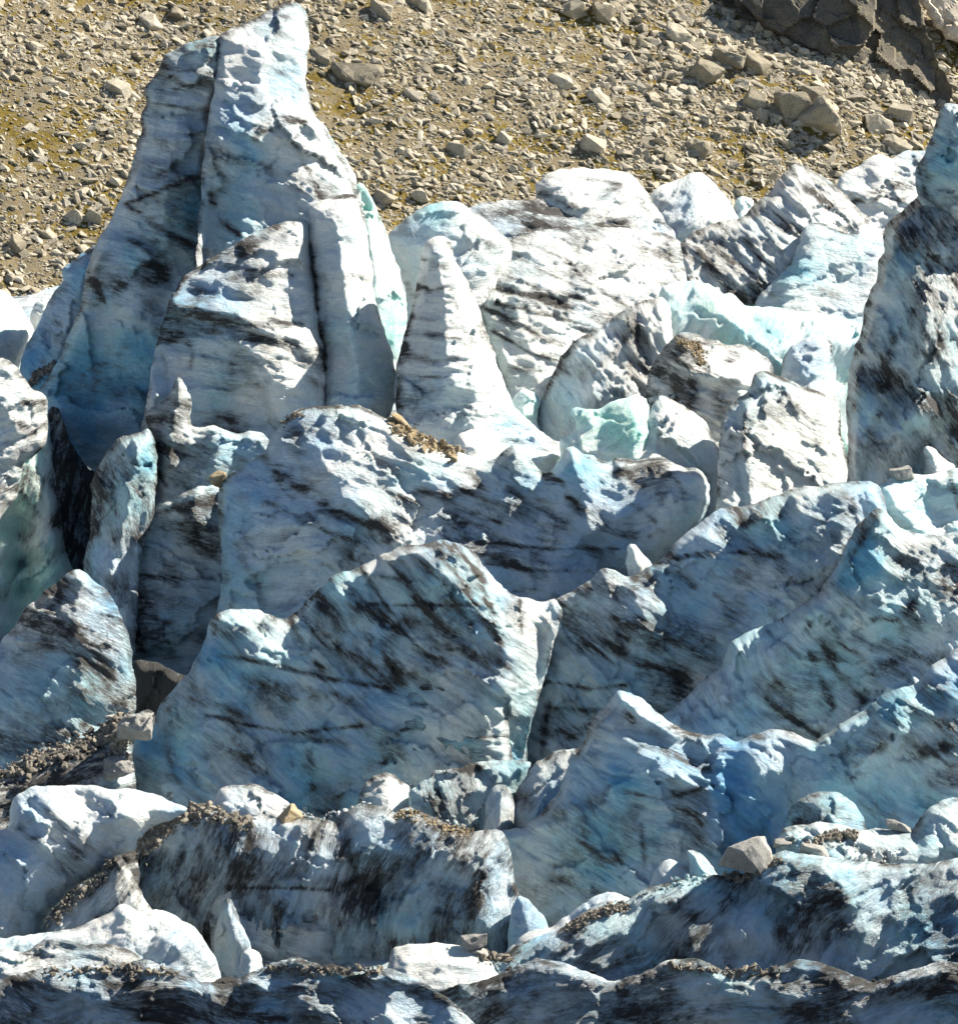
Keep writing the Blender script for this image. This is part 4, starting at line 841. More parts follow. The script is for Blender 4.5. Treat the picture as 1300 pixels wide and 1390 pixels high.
ice('ice_fin', 'bright white ice fin with knife-edge crest at the bottom left corner', 'ice fin', 103,
    "-60,1400 -60,1290 0,1273 35,1270 62,1266 80,1264 97,1261 112,1255 128,1248 140,1243 152,1238 157,1231 163,1226 171,1228 180,1231 188,1235 197,1240 210,1236 222,1234 232,1239 242,1245 253,1251 263,1258 272,1268 280,1279 294,1300 300,1325 310,1400", ICE, bulge=22, R_=34, lean=0.22, turn=0.25, ang=40, dirt=0.02, tint=0.22, rough=1.0, bottom=1400, key='botfin',
    ridges=[("163,1228 185,1250 170,1290 150,1310", 24, 80, 26)], strokes=[("200,1242 240,1250 275,1285", 4, 0.5), ("60,1270 130,1255 155,1240", 5, 0.4)], blobs=[(240, 1285, 40, 0.35), (120, 1270, 40, 0.1)], crest=0.35)
ice('ice_block', 'gritty low ice block in the very bottom left corner', 'ice block', 100.5,
    "-60,1400 -60,1296 0,1287 20,1290 38,1293 50,1282 62,1273 72,1270 83,1270 100,1277 114,1283 133,1282 152,1281 168,1284 180,1290 192,1302 205,1330 210,1400", ICE, bulge=22, R_=30, lean=0.3, turn=0.1, ang=0, dirt=0.22, tint=0.12, blot=0.4, bottom=1400, strokes=[("40,1292 75,1275 120,1285", 6, 0.6)], crest=0.5)
ice('ice_fin', 'thin blue-lit ice fin in the hollow at the foot of the turquoise ridge', 'ice fin', 110.5,
    "684,1380 688,1290 690,1262 694,1240 698,1222 706,1213 715,1219 725,1228 736,1242 746,1260 756,1290 760,1380", ICE, bulge=16, R_=24, lean=0.12, turn=0.1, ang=60, dirt=0.02, tint=0.45, bottom=1380, crest=0.3)
ice('ice_ridge', 'snow-edged ice sliver running up to the gritty ridge at bottom centre', 'ice ridge', 107.6,
    "640,1380 668,1310 690,1290 701,1276 712,1268 725,1260 735,1261 748,1258 758,1252 767,1245 779,1236 791,1227 803,1220 815,1213 829,1211 842,1214 856,1222 870,1240 880,1380", ICE, bulge=16, R_=22, lean=0.3, turn=0.0, ang=35, dirt=0.0, tint=0.25, bottom=1380, crest=0.2, key='sliver')
ice('ice_ridge', 'streaked grey and blue ice ridge carrying boulders along the bottom right', 'ice ridge', 105.5,
    "640,1400 660,1308 677,1300 692,1290 704,1280 729,1272 756,1262 774,1251 798,1234 822,1223 850,1224 864,1213 881,1203 895,1200 912,1198 930,1193 947,1189 968,1187 988,1190 1006,1190 1018,1181 1030,1172 1047,1161 1056,1158 1065,1154 1075,1157 1085,1160 1102,1161 1120,1162 1150,1168 1200,1172 1260,1172 1330,1160 1380,1400",
    ICE, bulge=36, R_=45, lean=0.2, turn=0.05, back=100, ang=38, warp=2.2, dirt=0.32, tint=0.5, blot=0.45, rough=1.5, bottom=1400, key='fgright',
    ridges=[("1065,1158 1040,1210 1020,1260", 16, 40, 40), ("950,1192 930,1230 940,1290", 14, 40, 40), ("1110,1165 1150,1210 1160,1260", 14, 40, 40)],
    strokes=[("985,1190 1000,1200 980,1230 995,1260", 14, 0.8), ("930,1240 950,1260 925,1290", 16, 0.9), ("1080,1180 1120,1220 1090,1250", 22, 0.6), ("1040,1240 1060,1260 1120,1270", 12, 0.6), ("1180,1200 1220,1220", 20, 0.4), ("870,1205 900,1200", 8, 0.7), ("690,1296 740,1280 790,1260", 8, 0.6), ("760,1290 800,1280", 20, 0.5), ("1140,1250 1180,1280", 18, 0.4), ("1080,1230 1100,1220 1140,1225", 6, 0.6), ("900,1215 920,1235", 6, 0.4), ("1200,1260 1260,1250", 18, 0.4)],
    blobs=[(890, 1260, 50, 0.1), (1040, 1230, 30, 0.2), (1230, 1260, 50, 0.15)], crest=0.6)
ice('ice_ridge', 'upper blue-white ice shelf with flat stones at the lower right edge', 'ice ridge', 108.8,
    "1040,1400 1052,1160 1058,1128 1070,1122 1085,1119 1106,1116 1127,1116 1145,1120 1161,1126 1175,1126 1189,1124 1210,1126 1238,1127 1243,1118 1248,1110 1256,1100 1265,1092 1280,1086 1296,1082 1330,1076 1390,1400", ICE, bulge=34, R_=40, lean=0.28, turn=0.05, back=90, ang=-30, warp=1.8, dirt=0.16, tint=0.45, blot=0.3, rough=1.4, bottom=1400, key='shelfR',
    ridges=[("1296,1084 1270,1110 1255,1150", 14, 40, 40)], strokes=[("1060,1130 1100,1118", 4, 0.6), ("1100,1140 1160,1150 1200,1165", 8, 0.6), ("1250,1110 1300,1085", 4, 0.5), ("1160,1180 1200,1175", 8, 0.6), ("1090,1165 1120,1168", 5, 0.9)], blobs=[(1260, 1140, 40, 0.2), (1140, 1175, 20, 0.4)], crest=0.4)
ice('ice_ridge', 'thin jagged blue ice edge left of the big pale boulder', 'ice ridge', 107,
    "852,1400 862,1230 872,1215 880,1202 887,1185 893,1175 900,1167 908,1166 918,1171 929,1176 942,1180 955,1176 965,1182 976,1190 985,1230 990,1400", ICE, bulge=18, R_=24, lean=0.2, turn=0.1, ang=40, dirt=0.1, tint=0.35, bottom=1400, strokes=[("895,1172 930,1178", 5, 0.6)], crest=0.4, h=2.2)
ice('ice_spike', 'small grey leaning ice flake poking up left of the big pale boulder', 'ice block', 106.6,
    "938,1260 936,1190 934,1168 931,1154 936,1152 945,1154 952,1160 960,1168 968,1178 974,1188 980,1260", ICE, bulge=9, R_=12, lean=0.1, turn=0.1, ang=-40, dirt=0.12, tint=0.1, bottom=1260, h=1.8)
ice('ice_ledge', 'flat white snow-topped ice ledge under the small boulders at bottom centre', 'ice block', 101.5,
    "520,1400 526,1310 532,1287 550,1283 570,1282 594,1280 620,1284 642,1288 656,1293 668,1302 682,1330 690,1400", ICE, bulge=26, R_=26, lean=0.55, turn=0.1, ang=0, dirt=0.02, tint=0.0, bottom=1400, crest=0.2, key='snowledge')
ice('ice_stub', 'little cream ice nub at the bottom edge in front of the dark wall', 'ice block', 101,
    "320,1400 324,1310 327,1298 332,1290 340,1286 348,1289 354,1297 360,1320 364,1400", ICE, bulge=12, R_=14, lean=0.3, turn=0.2, dirt=0.06, tint=0.0, bottom=1400, h=2.0, crest=0.3)

ice('crevasse_wall', 'pitch-dark dirt-blackened back wall of the deep crevasse at left', 'crevasse', 157.8,  # added slab painting the crevasse's shade; label text seeds its noise
    "60,800 64,560 72,548 80,552 95,600 121,636 150,650 152,800", ICE, bulge=4, R_=20, lean=0.0, turn=0.0, back=40, ang=80, dirt=1.3, tint=0.5, h=3.2, rough=0.6, crest=0)  # dirt amount here paints shade black, not real dirt
ice('crevasse_wall', 'black dirt-filled crevasse between the pyramid peak and the huge humped wall', 'crevasse', 139,  # another added slab, painted black for the gap's shade; label is a seed
    "158,1120 172,905 190,896 215,900 240,914 264,920 280,1120", ICE, bulge=6, R_=20, lean=-0.15, turn=-0.4, back=40, ang=80, dirt=2.2, tint=0.5, h=3.2, rough=0.6, crest=0)  # dirt amount again used as painted shade

ice('ice_spike', 'small pale shark-fin ice spike on the crest between the two big walls', 'ice block', 135.3,
    "846,850 851,790 850,760 849,742 855,737 862,740 869,749 878,757 886,771 894,790 900,850", ICE, bulge=10, R_=14, lean=0.02, turn=0.2, ang=60, dirt=-0.05, tint=0.1, bottom=850, h=1.8, crest=0.2)

ice('ice_ridge', 'shaded dirty blue-grey ice lip along the bottom edge, left half', 'ice ridge', 89.5,
    "-90,1480 -90,1330 0,1330 40,1318 80,1312 125,1322 160,1310 195,1302 235,1314 270,1332 310,1336 345,1318 380,1304 405,1300 430,1308 465,1326 500,1318 530,1314 570,1330 605,1352 640,1385 670,1420 700,1480", ICE, bulge=20, R_=60, lean=-0.02, turn=-0.05, ang=-14, warp=1.5, dirt=0.40, tint=0.5, blot=0.45, rough=1.6, bottom=1480, key='lipL',
    strokes=[("20,1330 150,1335 300,1350 420,1345", 14, 0.7), ("120,1370 260,1380 380,1385", 10, 0.6), ("480,1330 600,1350 680,1365", 16, 0.7)], crest=0.7, crestw=8)
ice('ice_ridge', 'shaded dirty blue-grey ice lip along the bottom edge, right half', 'ice ridge', 91,
    "520,1480 560,1360 610,1340 660,1330 700,1312 735,1300 760,1306 790,1316 830,1332 870,1322 905,1304 940,1300 970,1310 1000,1326 1045,1318 1080,1302 1110,1306 1145,1318 1185,1334 1230,1318 1275,1304 1320,1310 1390,1318 1400,1480", ICE, bulge=20, R_=60, lean=-0.02, turn=-0.05, ang=10, warp=1.5, dirt=0.40, tint=0.5, blot=0.45, rough=1.6, bottom=1480, key='lipR',
    strokes=[("680,1340 800,1345 900,1335", 14, 0.7), ("860,1375 1000,1365 1100,1372", 12, 0.6), ("1050,1335 1180,1345 1290,1340", 16, 0.7)], crest=0.7, crestw=8)
# ------------------------------------------------------------------ the setting
def grid_sheet(name, us, vs, fz, mat, attrs=None):
    U, V = np.meshgrid(us, vs)
    u = U.ravel(); v = V.ravel()
    co = np.stack([u, v, fz(u, v)], 1)
    nx, ny = len(us), len(vs)
    idx = np.arange(nx * ny).reshape(ny, nx)
    q = np.stack([idx[:-1, :-1].ravel(), idx[:-1, 1:].ravel(), idx[1:, 1:].ravel(), idx[1:, :-1].ravel()], 1)
    at = {k: f(u, v) for k, f in (attrs or {}).items()}
    me = make_mesh(name, co, quads=q, attrs=at, vattrs={'suv': np.stack([u, v * 0.5 + co[:, 2], u * 0 + 3], 1)})
    return tag(link(name, me, mat), kind='structure')


def spaced(a, b, lo, hi, n_in, n_out):
    mid = np.linspace(lo, hi, n_in)
    left = lo - np.geomspace(1, lo - a + 1, n_out)[::-1] + 1 if a < lo else np.array([])
    right = hi + np.geomspace(1, b - hi + 1, n_out) - 1 if b > hi else np.array([])
    return np.unique(np.concatenate([left, mid, right]))


def glacier_z(x, y):
    row = np.interp(y, _GD, _GR)
    ang = PITCH + np.arctan((H / 2 - row) / F)
    z = np.tan(ang) * y
    z = np.where(y < 97, -30.4 - (97 - y) * 0.02, z)
    return z + fbm(x / 9, y / 9, 2.0, 4) * 0.9 - 2.5 * (1 - sstep(96, 108, y))


grid_sheet('glacier_ice', spaced(-400, 400, -34, 34, 120, 14), np.linspace(94, 300, 260), glacier_z, ICE,
           attrs={'dirt': lambda u, v: 0.35 + 0.3 * fbm(u / 6, v / 6, 9, 3), 'tint': lambda u, v: 0.35 + 0 * u})


def moraine_z(x, y):
    return -29.6 - 0.02 * np.abs(y - 92) + fbm(x / 4.5, y / 4.5, 5.0, 5) * 0.9 - 2.0 * sstep(98, 104, y)


grid_sheet('moraine_ground', spaced(-400, 400, -20, 20, 150, 14), np.concatenate([np.linspace(-200, 80, 40), np.linspace(82, 106, 110)]), moraine_z, DARKGRAVEL,
           attrs={'tone': lambda u, v: 0.4 + 0.4 * fbm(u, v, 3, 3)})


def hill_z(x, y):
    z = -21.0 + 0.65 * (y - 200) - 0.30 * x
    z = z + fbm(x / 16, y / 16, 8.0, 4) * 1.1 + fbm(x / 2.5, y / 2.5, 1.0, 3) * 0.22
    far = np.clip((np.abs(x) - 60) / 200, 0, 1)
    return z + far * 6 * fbm(x / 40, y / 40, 4, 3)


hill = grid_sheet('hillside', spaced(-700, 700, -44, 50, 380, 16), np.concatenate([np.linspace(190, 280, 380), np.linspace(284, 900, 40)]), hill_z, HILL)


def hill_hit(px, py):
    """where the ray through a photo pixel meets the hill"""
    ds = np.linspace(196, 300, 1041)
    P = world(np.full(len(ds), px), np.full(len(ds), py), ds)
    below = P[:, 2] < hill_z(P[:, 0], P[:, 1])
    k = int(np.argmax(below))
    return P[k], ds[k]


# ------------------------------------------------------------------ stones
def stone_proto(seed, flat=0.6, n=16, sharp=True):
    r = np.random.default_rng(seed)
    v = r.normal(size=(n, 3)); v /= np.linalg.norm(v, axis=1, keepdims=True)
    v = np.sign(v) * np.abs(v) ** 0.6
    v *= np.array([1.15, 0.45 + 0.4 * r.random(), flat * (0.6 + 0.6 * r.random())])
    bm = bmesh.new()
    for p in v: bm.verts.new(p * 0.5)
    res = bmesh.ops.convex_hull(bm, input=bm.verts)
    loose = [q for q in bm.verts if not q.link_faces]
    bmesh.ops.delete(bm, geom=loose, context='VERTS')
    bmesh.ops.triangulate(bm, faces=bm.faces)
    bm.verts.ensure_lookup_table()
    V = np.array([q.co[:] for q in bm.verts]); T = np.array([[q.index for q in f.verts] for f in bm.faces])
    bm.free()
    return V, T


PROTO = [stone_proto(100 + i, 0.32 + 0.05 * (i % 6), 9 + (i % 4)) for i in range(16)]


CHUNK = [stone_proto(200 + i, 0.7 + 0.05 * (i % 5), 12 + (i % 4) * 2) for i in range(12)]


def rot_mats(n, r, tilt=0.35, yaw=None):
    a = r.uniform(0, 2 * np.pi, n) if yaw is None else yaw
    b = r.normal(0, tilt, n); c = r.normal(0, tilt, n)
    ca, sa, cb, sb, cc, sc_ = np.cos(a), np.sin(a), np.cos(b), np.sin(b), np.cos(c), np.sin(c)
    Z = np.zeros(n); O = np.ones(n)
    Rz = np.stack([np.stack([ca, -sa, Z], 1), np.stack([sa, ca, Z], 1), np.stack([Z, Z, O], 1)], 1)
    Ry = np.stack([np.stack([cb, Z, sb], 1), np.stack([Z, O, Z], 1), np.stack([-sb, Z, cb], 1)], 1)
    Rx = np.stack([np.stack([O, Z, Z], 1), np.stack([Z, cc, -sc_], 1), np.stack([Z, sc_, cc], 1)], 1)
    return Rz @ Ry @ Rx


def stone_mass(name, pos, size, mat, r, frame=None, tilt=0.4, yaw=None, tone=None, protos=None):
    """many small stones nobody could count, merged in one mesh"""
    n = len(pos)
    M = rot_mats(n, r, tilt, yaw)
    if frame is not None: M = frame[None] @ M
    protos = protos or PROTO
    pid = r.integers(0, len(protos), n)
    co = []; tr = []; tn = []; off = 0
    tones = r.random(n) if tone is None else tone
    for p in range(len(protos)):
        k = np.nonzero(pid == p)[0]
        if not len(k): continue
        V, T = protos[p]
        w = np.einsum('nij,vj->nvi', M[k], V) * size[k][:, None, None] + pos[k][:, None, :]
        co.append(w.reshape(-1, 3))
        tr.append((T[None] + (np.arange(len(k)) * len(V))[:, None, None] + off).reshape(-1, 3))
        tn.append(np.repeat(tones[k], len(V)))
        off += len(k) * len(V)
    me = make_mesh(name, np.vstack(co), tris=np.vstack(tr), smooth=False, attrs={'tone': np.concatenate(tn)})
    return link(name, me, mat)


# frame of the slope: x along the fall line seen as down-right, z its normal
nrm = np.array([0.30, -0.65, 1.0]); nrm /= np.linalg.norm(nrm)
fx_ = np.array([0.9, -0.35, 0.0]); fx_ -= nrm * fx_.dot(nrm); fx_ /= np.linalg.norm(fx_)
fy_ = np.cross(nrm, fx_)
SLOPE = np.stack([fx_, fy_, nrm], 1)

n = 90000
X = rng.uniform(-38, 44, n * 3); Y = rng.uniform(196, 264, n * 3)
dens = 0.75 + 0.55 * fbm(X / 7, Y / 9, 21.0, 3)
sel = rng.random(n * 3) < np.clip(dens, 0.15, 1) * 0.95
X, Y = X[sel][:n], Y[sel][:n]
size = np.clip(0.18 * (rng.pareto(2.1, len(X)) + 1), 0.18, 1.0) * (0.85 + 0.35 * (X > 10))
Z = hill_z(X, Y) + size * 0.06
yaw = rng.normal(0, 0.6, len(X)) + np.pi * (rng.random(len(X)) < 0.5)
scree = stone_mass('scree', np.stack([X, Y, Z], 1), size * 1.15, SCREE, rng, SLOPE, 0.32, yaw)
tag(scree, 'countless small tan stones of the scree covering the sunlit hillside', 'scree', kind='stuff')

# moss cushions and tufts between the stones
n = 5000
X = rng.uniform(-40, 46, n * 4); Y = rng.uniform(196, 268, n * 4)
m = fbm((X * 0.75 + Y * 0.3) / 9, (Y - X * 0.4) / 4, 40.0, 3)
sel = (m > 0.34) & (rng.random(len(X)) < 0.5)
X, Y = X[sel][:n], Y[sel][:n]
ex = [hill_hit(a, b)[0] for a, b in zip(rng.uniform(1255, 1300, 260), rng.uniform(50, 125, 260))]
X = np.append(X, [e[0] for e in ex]); Y = np.append(Y, [e[1] for e in ex])
size = rng.uniform(0.15, 0.5, len(X))
moss = stone_mass('moss', np.stack([X, Y, hill_z(X, Y) + 0.02], 1), size * np.array([1.0]), MOSS, rng, SLOPE, 0.25)
tag(moss, 'yellow-green moss cushions growing in streaks between the scree stones', 'moss', kind='stuff')


def stone_mesh(name, seed, mat, dims, detail=2, n=13, tone=0.6, rough=0.05):
    """a single angular boulder: convex hull with bevelled, slightly broken edges"""
    r = np.random.default_rng(seed)
    v = r.normal(size=(n, 3)); v /= np.linalg.norm(v, axis=1, keepdims=True)
    v = np.sign(v) * np.abs(v) ** (0.9 if n > 16 else 0.65)
    v /= np.abs(v).max(0)
    bm = bmesh.new()
    for p in v * np.array(dims) * 0.5: bm.verts.new(p)
    bmesh.ops.convex_hull(bm, input=bm.verts)
    bmesh.ops.delete(bm, geom=[q for q in bm.verts if not q.link_faces], context='VERTS')
    bmesh.ops.dissolve_limit(bm, angle_limit=R(8), verts=bm.verts, edges=bm.edges)
    bmesh.ops.bevel(bm, geom=bm.edges[:], offset=0.025 * max(dims), segments=1, affect='EDGES')
    bmesh.ops.triangulate(bm, faces=bm.faces)
    for _ in range(detail):
        bmesh.ops.subdivide_edges(bm, edges=[e for e in bm.edges if e.calc_length() > 0.10 * max(dims)], cuts=1, use_grid_fill=False)
        bmesh.ops.triangulate(bm, faces=bm.faces)
    co = np.array([q.co[:] for q in bm.verts])
    k = max(dims)
    nz = fbm(co[:, 0] / k * 4 + seed, co[:, 1] / k * 4, co[:, 2] / k * 4, 3) * rough * k * 0.6
    nn = np.array([q.normal[:] for q in bm.verts])
    co = co + nn * nz[:, None]
    T = np.array([[q.index for q in f.verts] for f in bm.faces])
    bm.free()
    return make_mesh(name, co, tris=T, smooth=False, attrs={'tone': np.full(len(co), tone) + 0.25 * fbm(co[:, 0] / k * 3, co[:, 1] / k * 3, seed, 2)})


def put_stone(me, mat, pos, M, label, cat, group=None, name='boulder', scale=1.0):
    o = link(name, me, mat)
    o.matrix_world = Matrix.Translation(Vector(pos)) @ Matrix(M.tolist()).to_4x4() @ Matrix.Scale(scale, 4)
    return tag(o, label, cat, group)


# large rocks on the slope, each told apart:  px, py, width px, height px, label
BIG = [
    (483, 101, 68, 30, 'long flat grey boulder with dark left end right of the tall peak'),
    (437, 80, 34, 18, 'grey boulder just behind the edge of the tall white peak'),
    (515, 18, 40, 20, 'tan boulder near the top edge, left of the slope centre'),
    (572, 6, 48, 18, 'pale slab cut by the top edge above the scree'),
    (570, 270, 24, 18, 'pale square block just above the blue-shaded ice block'),
    (520, 272, 32, 18, 'rounded tan stone beside the right flank of the tallest tower'),
    (124, 302, 26, 20, 'rounded grey boulder left of the tallest tower on the scree'),
    (20, 335, 28, 18, 'dark-sided boulder low on the scree at the left edge'),
    (100, 296, 30, 18, 'pale stone touching the rounded grey boulder low on the scree'),
    (160, 124, 34, 18, 'pale flat stone left of the striped lower peak'),
    (48, 68, 26, 12, 'thin pale slab high on the scree at upper left'),
    (238, 20, 26, 14, 'dark wedge-shaped stone at the top left of the tall peak'),
    (205, 32, 36, 12, 'long pale slab above the striped lower peak'),
    (812, 136, 36, 14, 'pale leaning slab in the middle of the right-hand scree'),
    (760, 112, 34, 14, 'pale flat slab left of the leaning slab on the scree'),
    (805, 200, 34, 20, 'broad pale slab on the scree above the snowy white dome'),
    (770, 14, 44, 26, 'big grey boulder near the top edge left of the cliff'),
    (812, 20, 36, 24, 'brown boulder beside the big grey one at the top edge'),
    (957, 104, 40, 28, 'tall dark block standing on the scree below the cliff'),
    (1022, 92, 44, 28, 'dark leaning boulder right of the tall dark block'),
    (985, 88, 46, 26, 'dark jumbled boulder between two blocks below the cliff'),
    (1120, 176, 72, 62, 'largest grey-green boulder with shaded left face low on the right scree'),
    (1070, 152, 50, 38, 'dark cracked boulder left of the largest grey-green boulder'),
    (1100, 134, 40, 26, 'brown boulder above the largest grey-green boulder'),
    (920, 52, 40, 16, 'pale flat slab lying under the cliff at upper right'),
    (892, 142, 30, 18, 'bright tilted slab at the left of the right scree'),
    (945, 205, 38, 22, 'dark-fronted stone above the pointed white hummock'),
    (1190, 176, 46, 24, 'pale boulder low on the scree above the snow mound'),
    (1222, 158, 36, 24, 'grey boulder at the foot of the cliff near the right tower'),
    (1215, 200, 40, 18, 'grey flat stone just above the snow-white mound'),
    (1020, 140, 36, 20, 'pale green-grey slab above the dark cracked boulder'),
    (680, 190, 26, 16, 'small pale block on bare scree at the centre of the slope'),
    (560, 130, 26, 14, 'pale chip of rock right of the long flat boulder'),
    (620, 208, 30, 20, 'grey stone cluster head above the blue-shaded ice block'),
]
for i, (px, py, w_, h_, lab) in enumerate(BIG):
    P, dep = hill_hit(px, py)
    s = dep / F
    dims = (w_ * s * 1.12, max(w_, h_) * s * 0.8, h_ * s * 1.35)
    dark = 0.1 if 'dark' in lab or 'brown' in lab else (0.75 if 'pale' in lab or 'bright' in lab else 0.4)
    me = stone_mesh('boulder', 300 + i, SCREE, dims, detail=1 if w_ < 40 else 2, n=11 + i % 5, tone=dark)
    M = SLOPE @ rot_mats(1, np.random.default_rng(i), 0.12, np.array([-0.15 + 0.2 * ((i * 37 % 10) / 10 - 0.5)]))[0]
    put_stone(me, SCREE, P + nrm * dims[2] * 0.12, M, lab, 'boulder', 'large boulders on the scree slope')

meds = [stone_mesh('boulder', 700 + i, SCREE, (1.0, 0.62 + 0.05 * (i % 4), 0.36 + 0.05 * (i % 5)), detail=1, n=12 + i % 4, tone=0.25 + 0.06 * i) for i in range(10)]
for me in meds: me.materials.append(SCREE)
cnt = 0
r3 = np.random.default_rng(5)
while cnt < 250:
    px = r3.uniform(-10, 1290); py = r3.uniform(0, 395)
    if py > 400 - (px / 1240) * 190 or (px > 950 and py < (px - 950) * 0.52 + 15): continue
    if 190 < px < 480 and py > 20 and abs(px - 330) < 60 + py * 0.6: continue
    P, dep = hill_hit(px, py)
    w_ = np.clip(7 * (r3.pareto(2.6) + 1), 7, 20) * (1.2 if px > 850 else 1.0)
    M = SLOPE @ rot_mats(1, r3, 0.25, np.array([r3.normal(-0.1, 0.5)]))[0]
    put_stone(meds[r3.integers(0, 10)], None, P + nrm * w_ * dep / F * 0.05, M, 'ordinary angular tan stone among the scree of the sunlit hillside', 'stone', 'stones on the scree slope', name='scree_stone', scale=w_ * dep / F * 1.15)
    cnt += 1


# ------------------------------------------------------------------ the cliff, upper right
def cliff(name, label, D, outline, mat, bulge, seed, size, amp, turn, lean, tone0):
    h = 2.6
    poly = pts(outline)
    res = []
    for i in range(len(poly)):
        a = poly[i]; b = poly[(i + 1) % len(poly)]
        k = max(1, int(np.hypot(*(b - a)) / 6))
        for j in range(k): res.append(a + (b - a) * j / k)
    poly = np.array(res)
    poly += np.stack([perlin(poly[:, 0] / 11, poly[:, 1] / 11, seed), perlin(poly[:, 0] / 11, poly[:, 1] / 11, seed + 5)], 1) * 5
    x0, y0 = poly.min(0) - 4; x1, y1 = poly.max(0) + 4
    nx = int((x1 - x0) / h) + 2; ny = int((y1 - y0) / h) + 2
    gx, gy = np.meshgrid(x0 + np.arange(nx) * h, y0 + np.arange(ny) * h)
    X = gx.ravel(); Y = gy.ravel()
    ins = inside(X, Y, poly)
    dist, qx, qy, _, _ = seg_dist(X, Y, poly, True)
    I2 = ins.reshape(ny, nx); cell = I2[:-1, :-1] | I2[1:, :-1] | I2[:-1, 1:] | I2[1:, 1:]
    ci, cj = np.nonzero(cell); idx = np.arange(nx * ny).reshape(ny, nx)
    quad = np.stack([idx[ci, cj], idx[ci + 1, cj], idx[ci + 1, cj + 1], idx[ci, cj + 1]], 1)
    used = np.unique(quad); rm = np.full(nx * ny, -1); rm[used] = np.arange(len(used)); quad = rm[quad]
    qx, qy = qx[used], qy[used]
    X, Y, ins, dist = X[used], Y[used], ins[used], dist[used]
    X = np.where(ins, X, qx); Y = np.where(ins, Y, qy); dist = np.where(ins, dist, 0)
    # joints run steeply down to the right: rotate before making facets
    u = X * 0.8 + Y * 0.45; v = (-X * 0.5 + Y * 0.8)
    wu = fbm(X / 40, Y / 40, seed, 2) * 10
    d = bulge * np.clip(dist / 26, 0, 1) ** 0.5 + lean * (Y - y0) + turn * (x1 - X)
    e = np.clip(dist / 10, 0, 1)
    d = d + e * (amp * facets((u + wu) * 0.62, v + wu, seed, size) + amp * 0.36 * facets(u * 0.8, v, seed + 40, size * 0.42) + amp * 0.08 * facets(u, v, seed + 90, size * 0.2) + fbm(X / 9, Y / 9, seed, 3) * 0.6)
    bi = np.nonzero(ins)[0]
    bmap = np.arange(len(X)); bmap[bi] = len(X) + np.arange(len(bi))
    s = D / F
    base = lean * (Y - y0) + turn * (x1 - X)
    AX = np.concatenate([X, X[bi]]); AY = np.concatenate([Y, Y[bi]])
    AD = np.concatenate([d, base[bi] - 25 * np.clip(dist[bi] / 30, 0, 1) ** 0.5])
    co = world(AX, AY, D - AD * s); bp = world([(x0 + x1) / 2], [y1], [D])[0]
    tone = np.clip(tone0 + 0.55 * facets((u + wu) * 0.62, v + wu, seed + 7, size) * 0.5 + 0.2 * fbm(X / 20, Y / 20, seed, 3), 0, 1)
    me = make_mesh(name, co - bp, quads=np.vstack([quad, bmap[quad][:, ::-1]]), smooth=False, attrs={'tone': np.concatenate([tone, tone[bi]])})
    return tag(link(name, me, mat, bp), label, 'cliff')


cliff('rock_outcrop', 'dark jointed rock outcrop with brown blocks above the scree at upper right', 248.5,
      "950,-30 962,-14 985,6 1010,26 1037,42 1060,55 1085,66 1110,80 1137,90 1155,103 1168,114 1190,126 1217,136 1240,150 1258,170 1290,175 1292,120 1275,90 1262,55 1250,20 1240,-20 1235,-30", CLIFF, 14, 3.3, 84, 30, 0.0, 0.35, 0.35)
cliff('rock_outcrop', 'pale pinkish smooth rock face in the top right corner', 255,
      "1225,-70 1240,-10 1256,12 1266,34 1285,50 1302,60 1360,90 1380,-70", PINK, 16, 9.1, 70, 6, 0.3, 0.3, 0.5)

# ------------------------------------------------------------------ rocks and gravel lying on the ice
CAMR = np.stack([RIGHT, FWD, UP], 1)


def ice_stone(key, px, py, w_, h_, label, seed, tone, mat=GRANITE, yaw=0.0, rough=0.05, roll=0.0, name='boulder', n=12, lift=0.0, detail=2, fwd=0.3):
    P, s = on(key, px, py)
    dims = (w_ * s, min(w_, h_ * 1.3) * s, h_ * s)
    me = stone_mesh(name, seed, mat, dims, detail=detail, n=n, tone=tone, rough=rough)
    M = np.array(Matrix.Rotation(R(-roll), 3, 'Y') @ Matrix.Rotation(R(yaw), 3, 'Z'))
    pos = P + np.array([0, -dims[1] * fwd, lift * s])
    return put_stone(me, mat, pos, M, label, 'boulder', 'rocks lying on the ice', name=name)


ice_stone('fgright', 1007, 1168, 72, 60, 'biggest pale grey boulder, angular, perched on the ice ridge at lower right', 41, 0.95, lift=12, roll=18, yaw=25, n=10)
ice_stone('shelfR', 1102, 1158, 46, 20, 'flat pale stone resting on dark dirt right of the biggest boulder', 42, 0.6, lift=3, roll=-8)
ice_stone('shelfR', 1218, 1122, 44, 16, 'flat greenish stone on the ice shelf near the right edge', 43, 0.5, lift=3, roll=-12)
ice_stone('shelfR', 1062, 1150, 30, 20, 'small brownish stone tucked between the biggest boulder and the flat one', 44, 0.25, lift=4)
ice_stone('snowledge', 644, 1284, 38, 24, 'grey wedge boulder on the snow ledge at bottom centre', 45, 0.5, lift=12, roll=10, fwd=0.2)
ice_stone('snowledge', 652, 1294, 28, 12, 'small pale stone in front of the grey wedge boulder', 46, 0.8, lift=2)
ice_stone('fgdark', 510, 1248, 13, 10, 'single pale pebble stuck on the dark ice wall', 47, 0.9, name='pebble', detail=1)
ice_stone('knobs', 385, 1112, 50, 38, 'tan leaning stone slab propped on the gravel crest', 48, 0.7, BROWN, roll=38, lift=0, n=9)
ice_stone('leftpeak', 60, 1300, 4, 4, 'x', 1, 0.5) if False else None
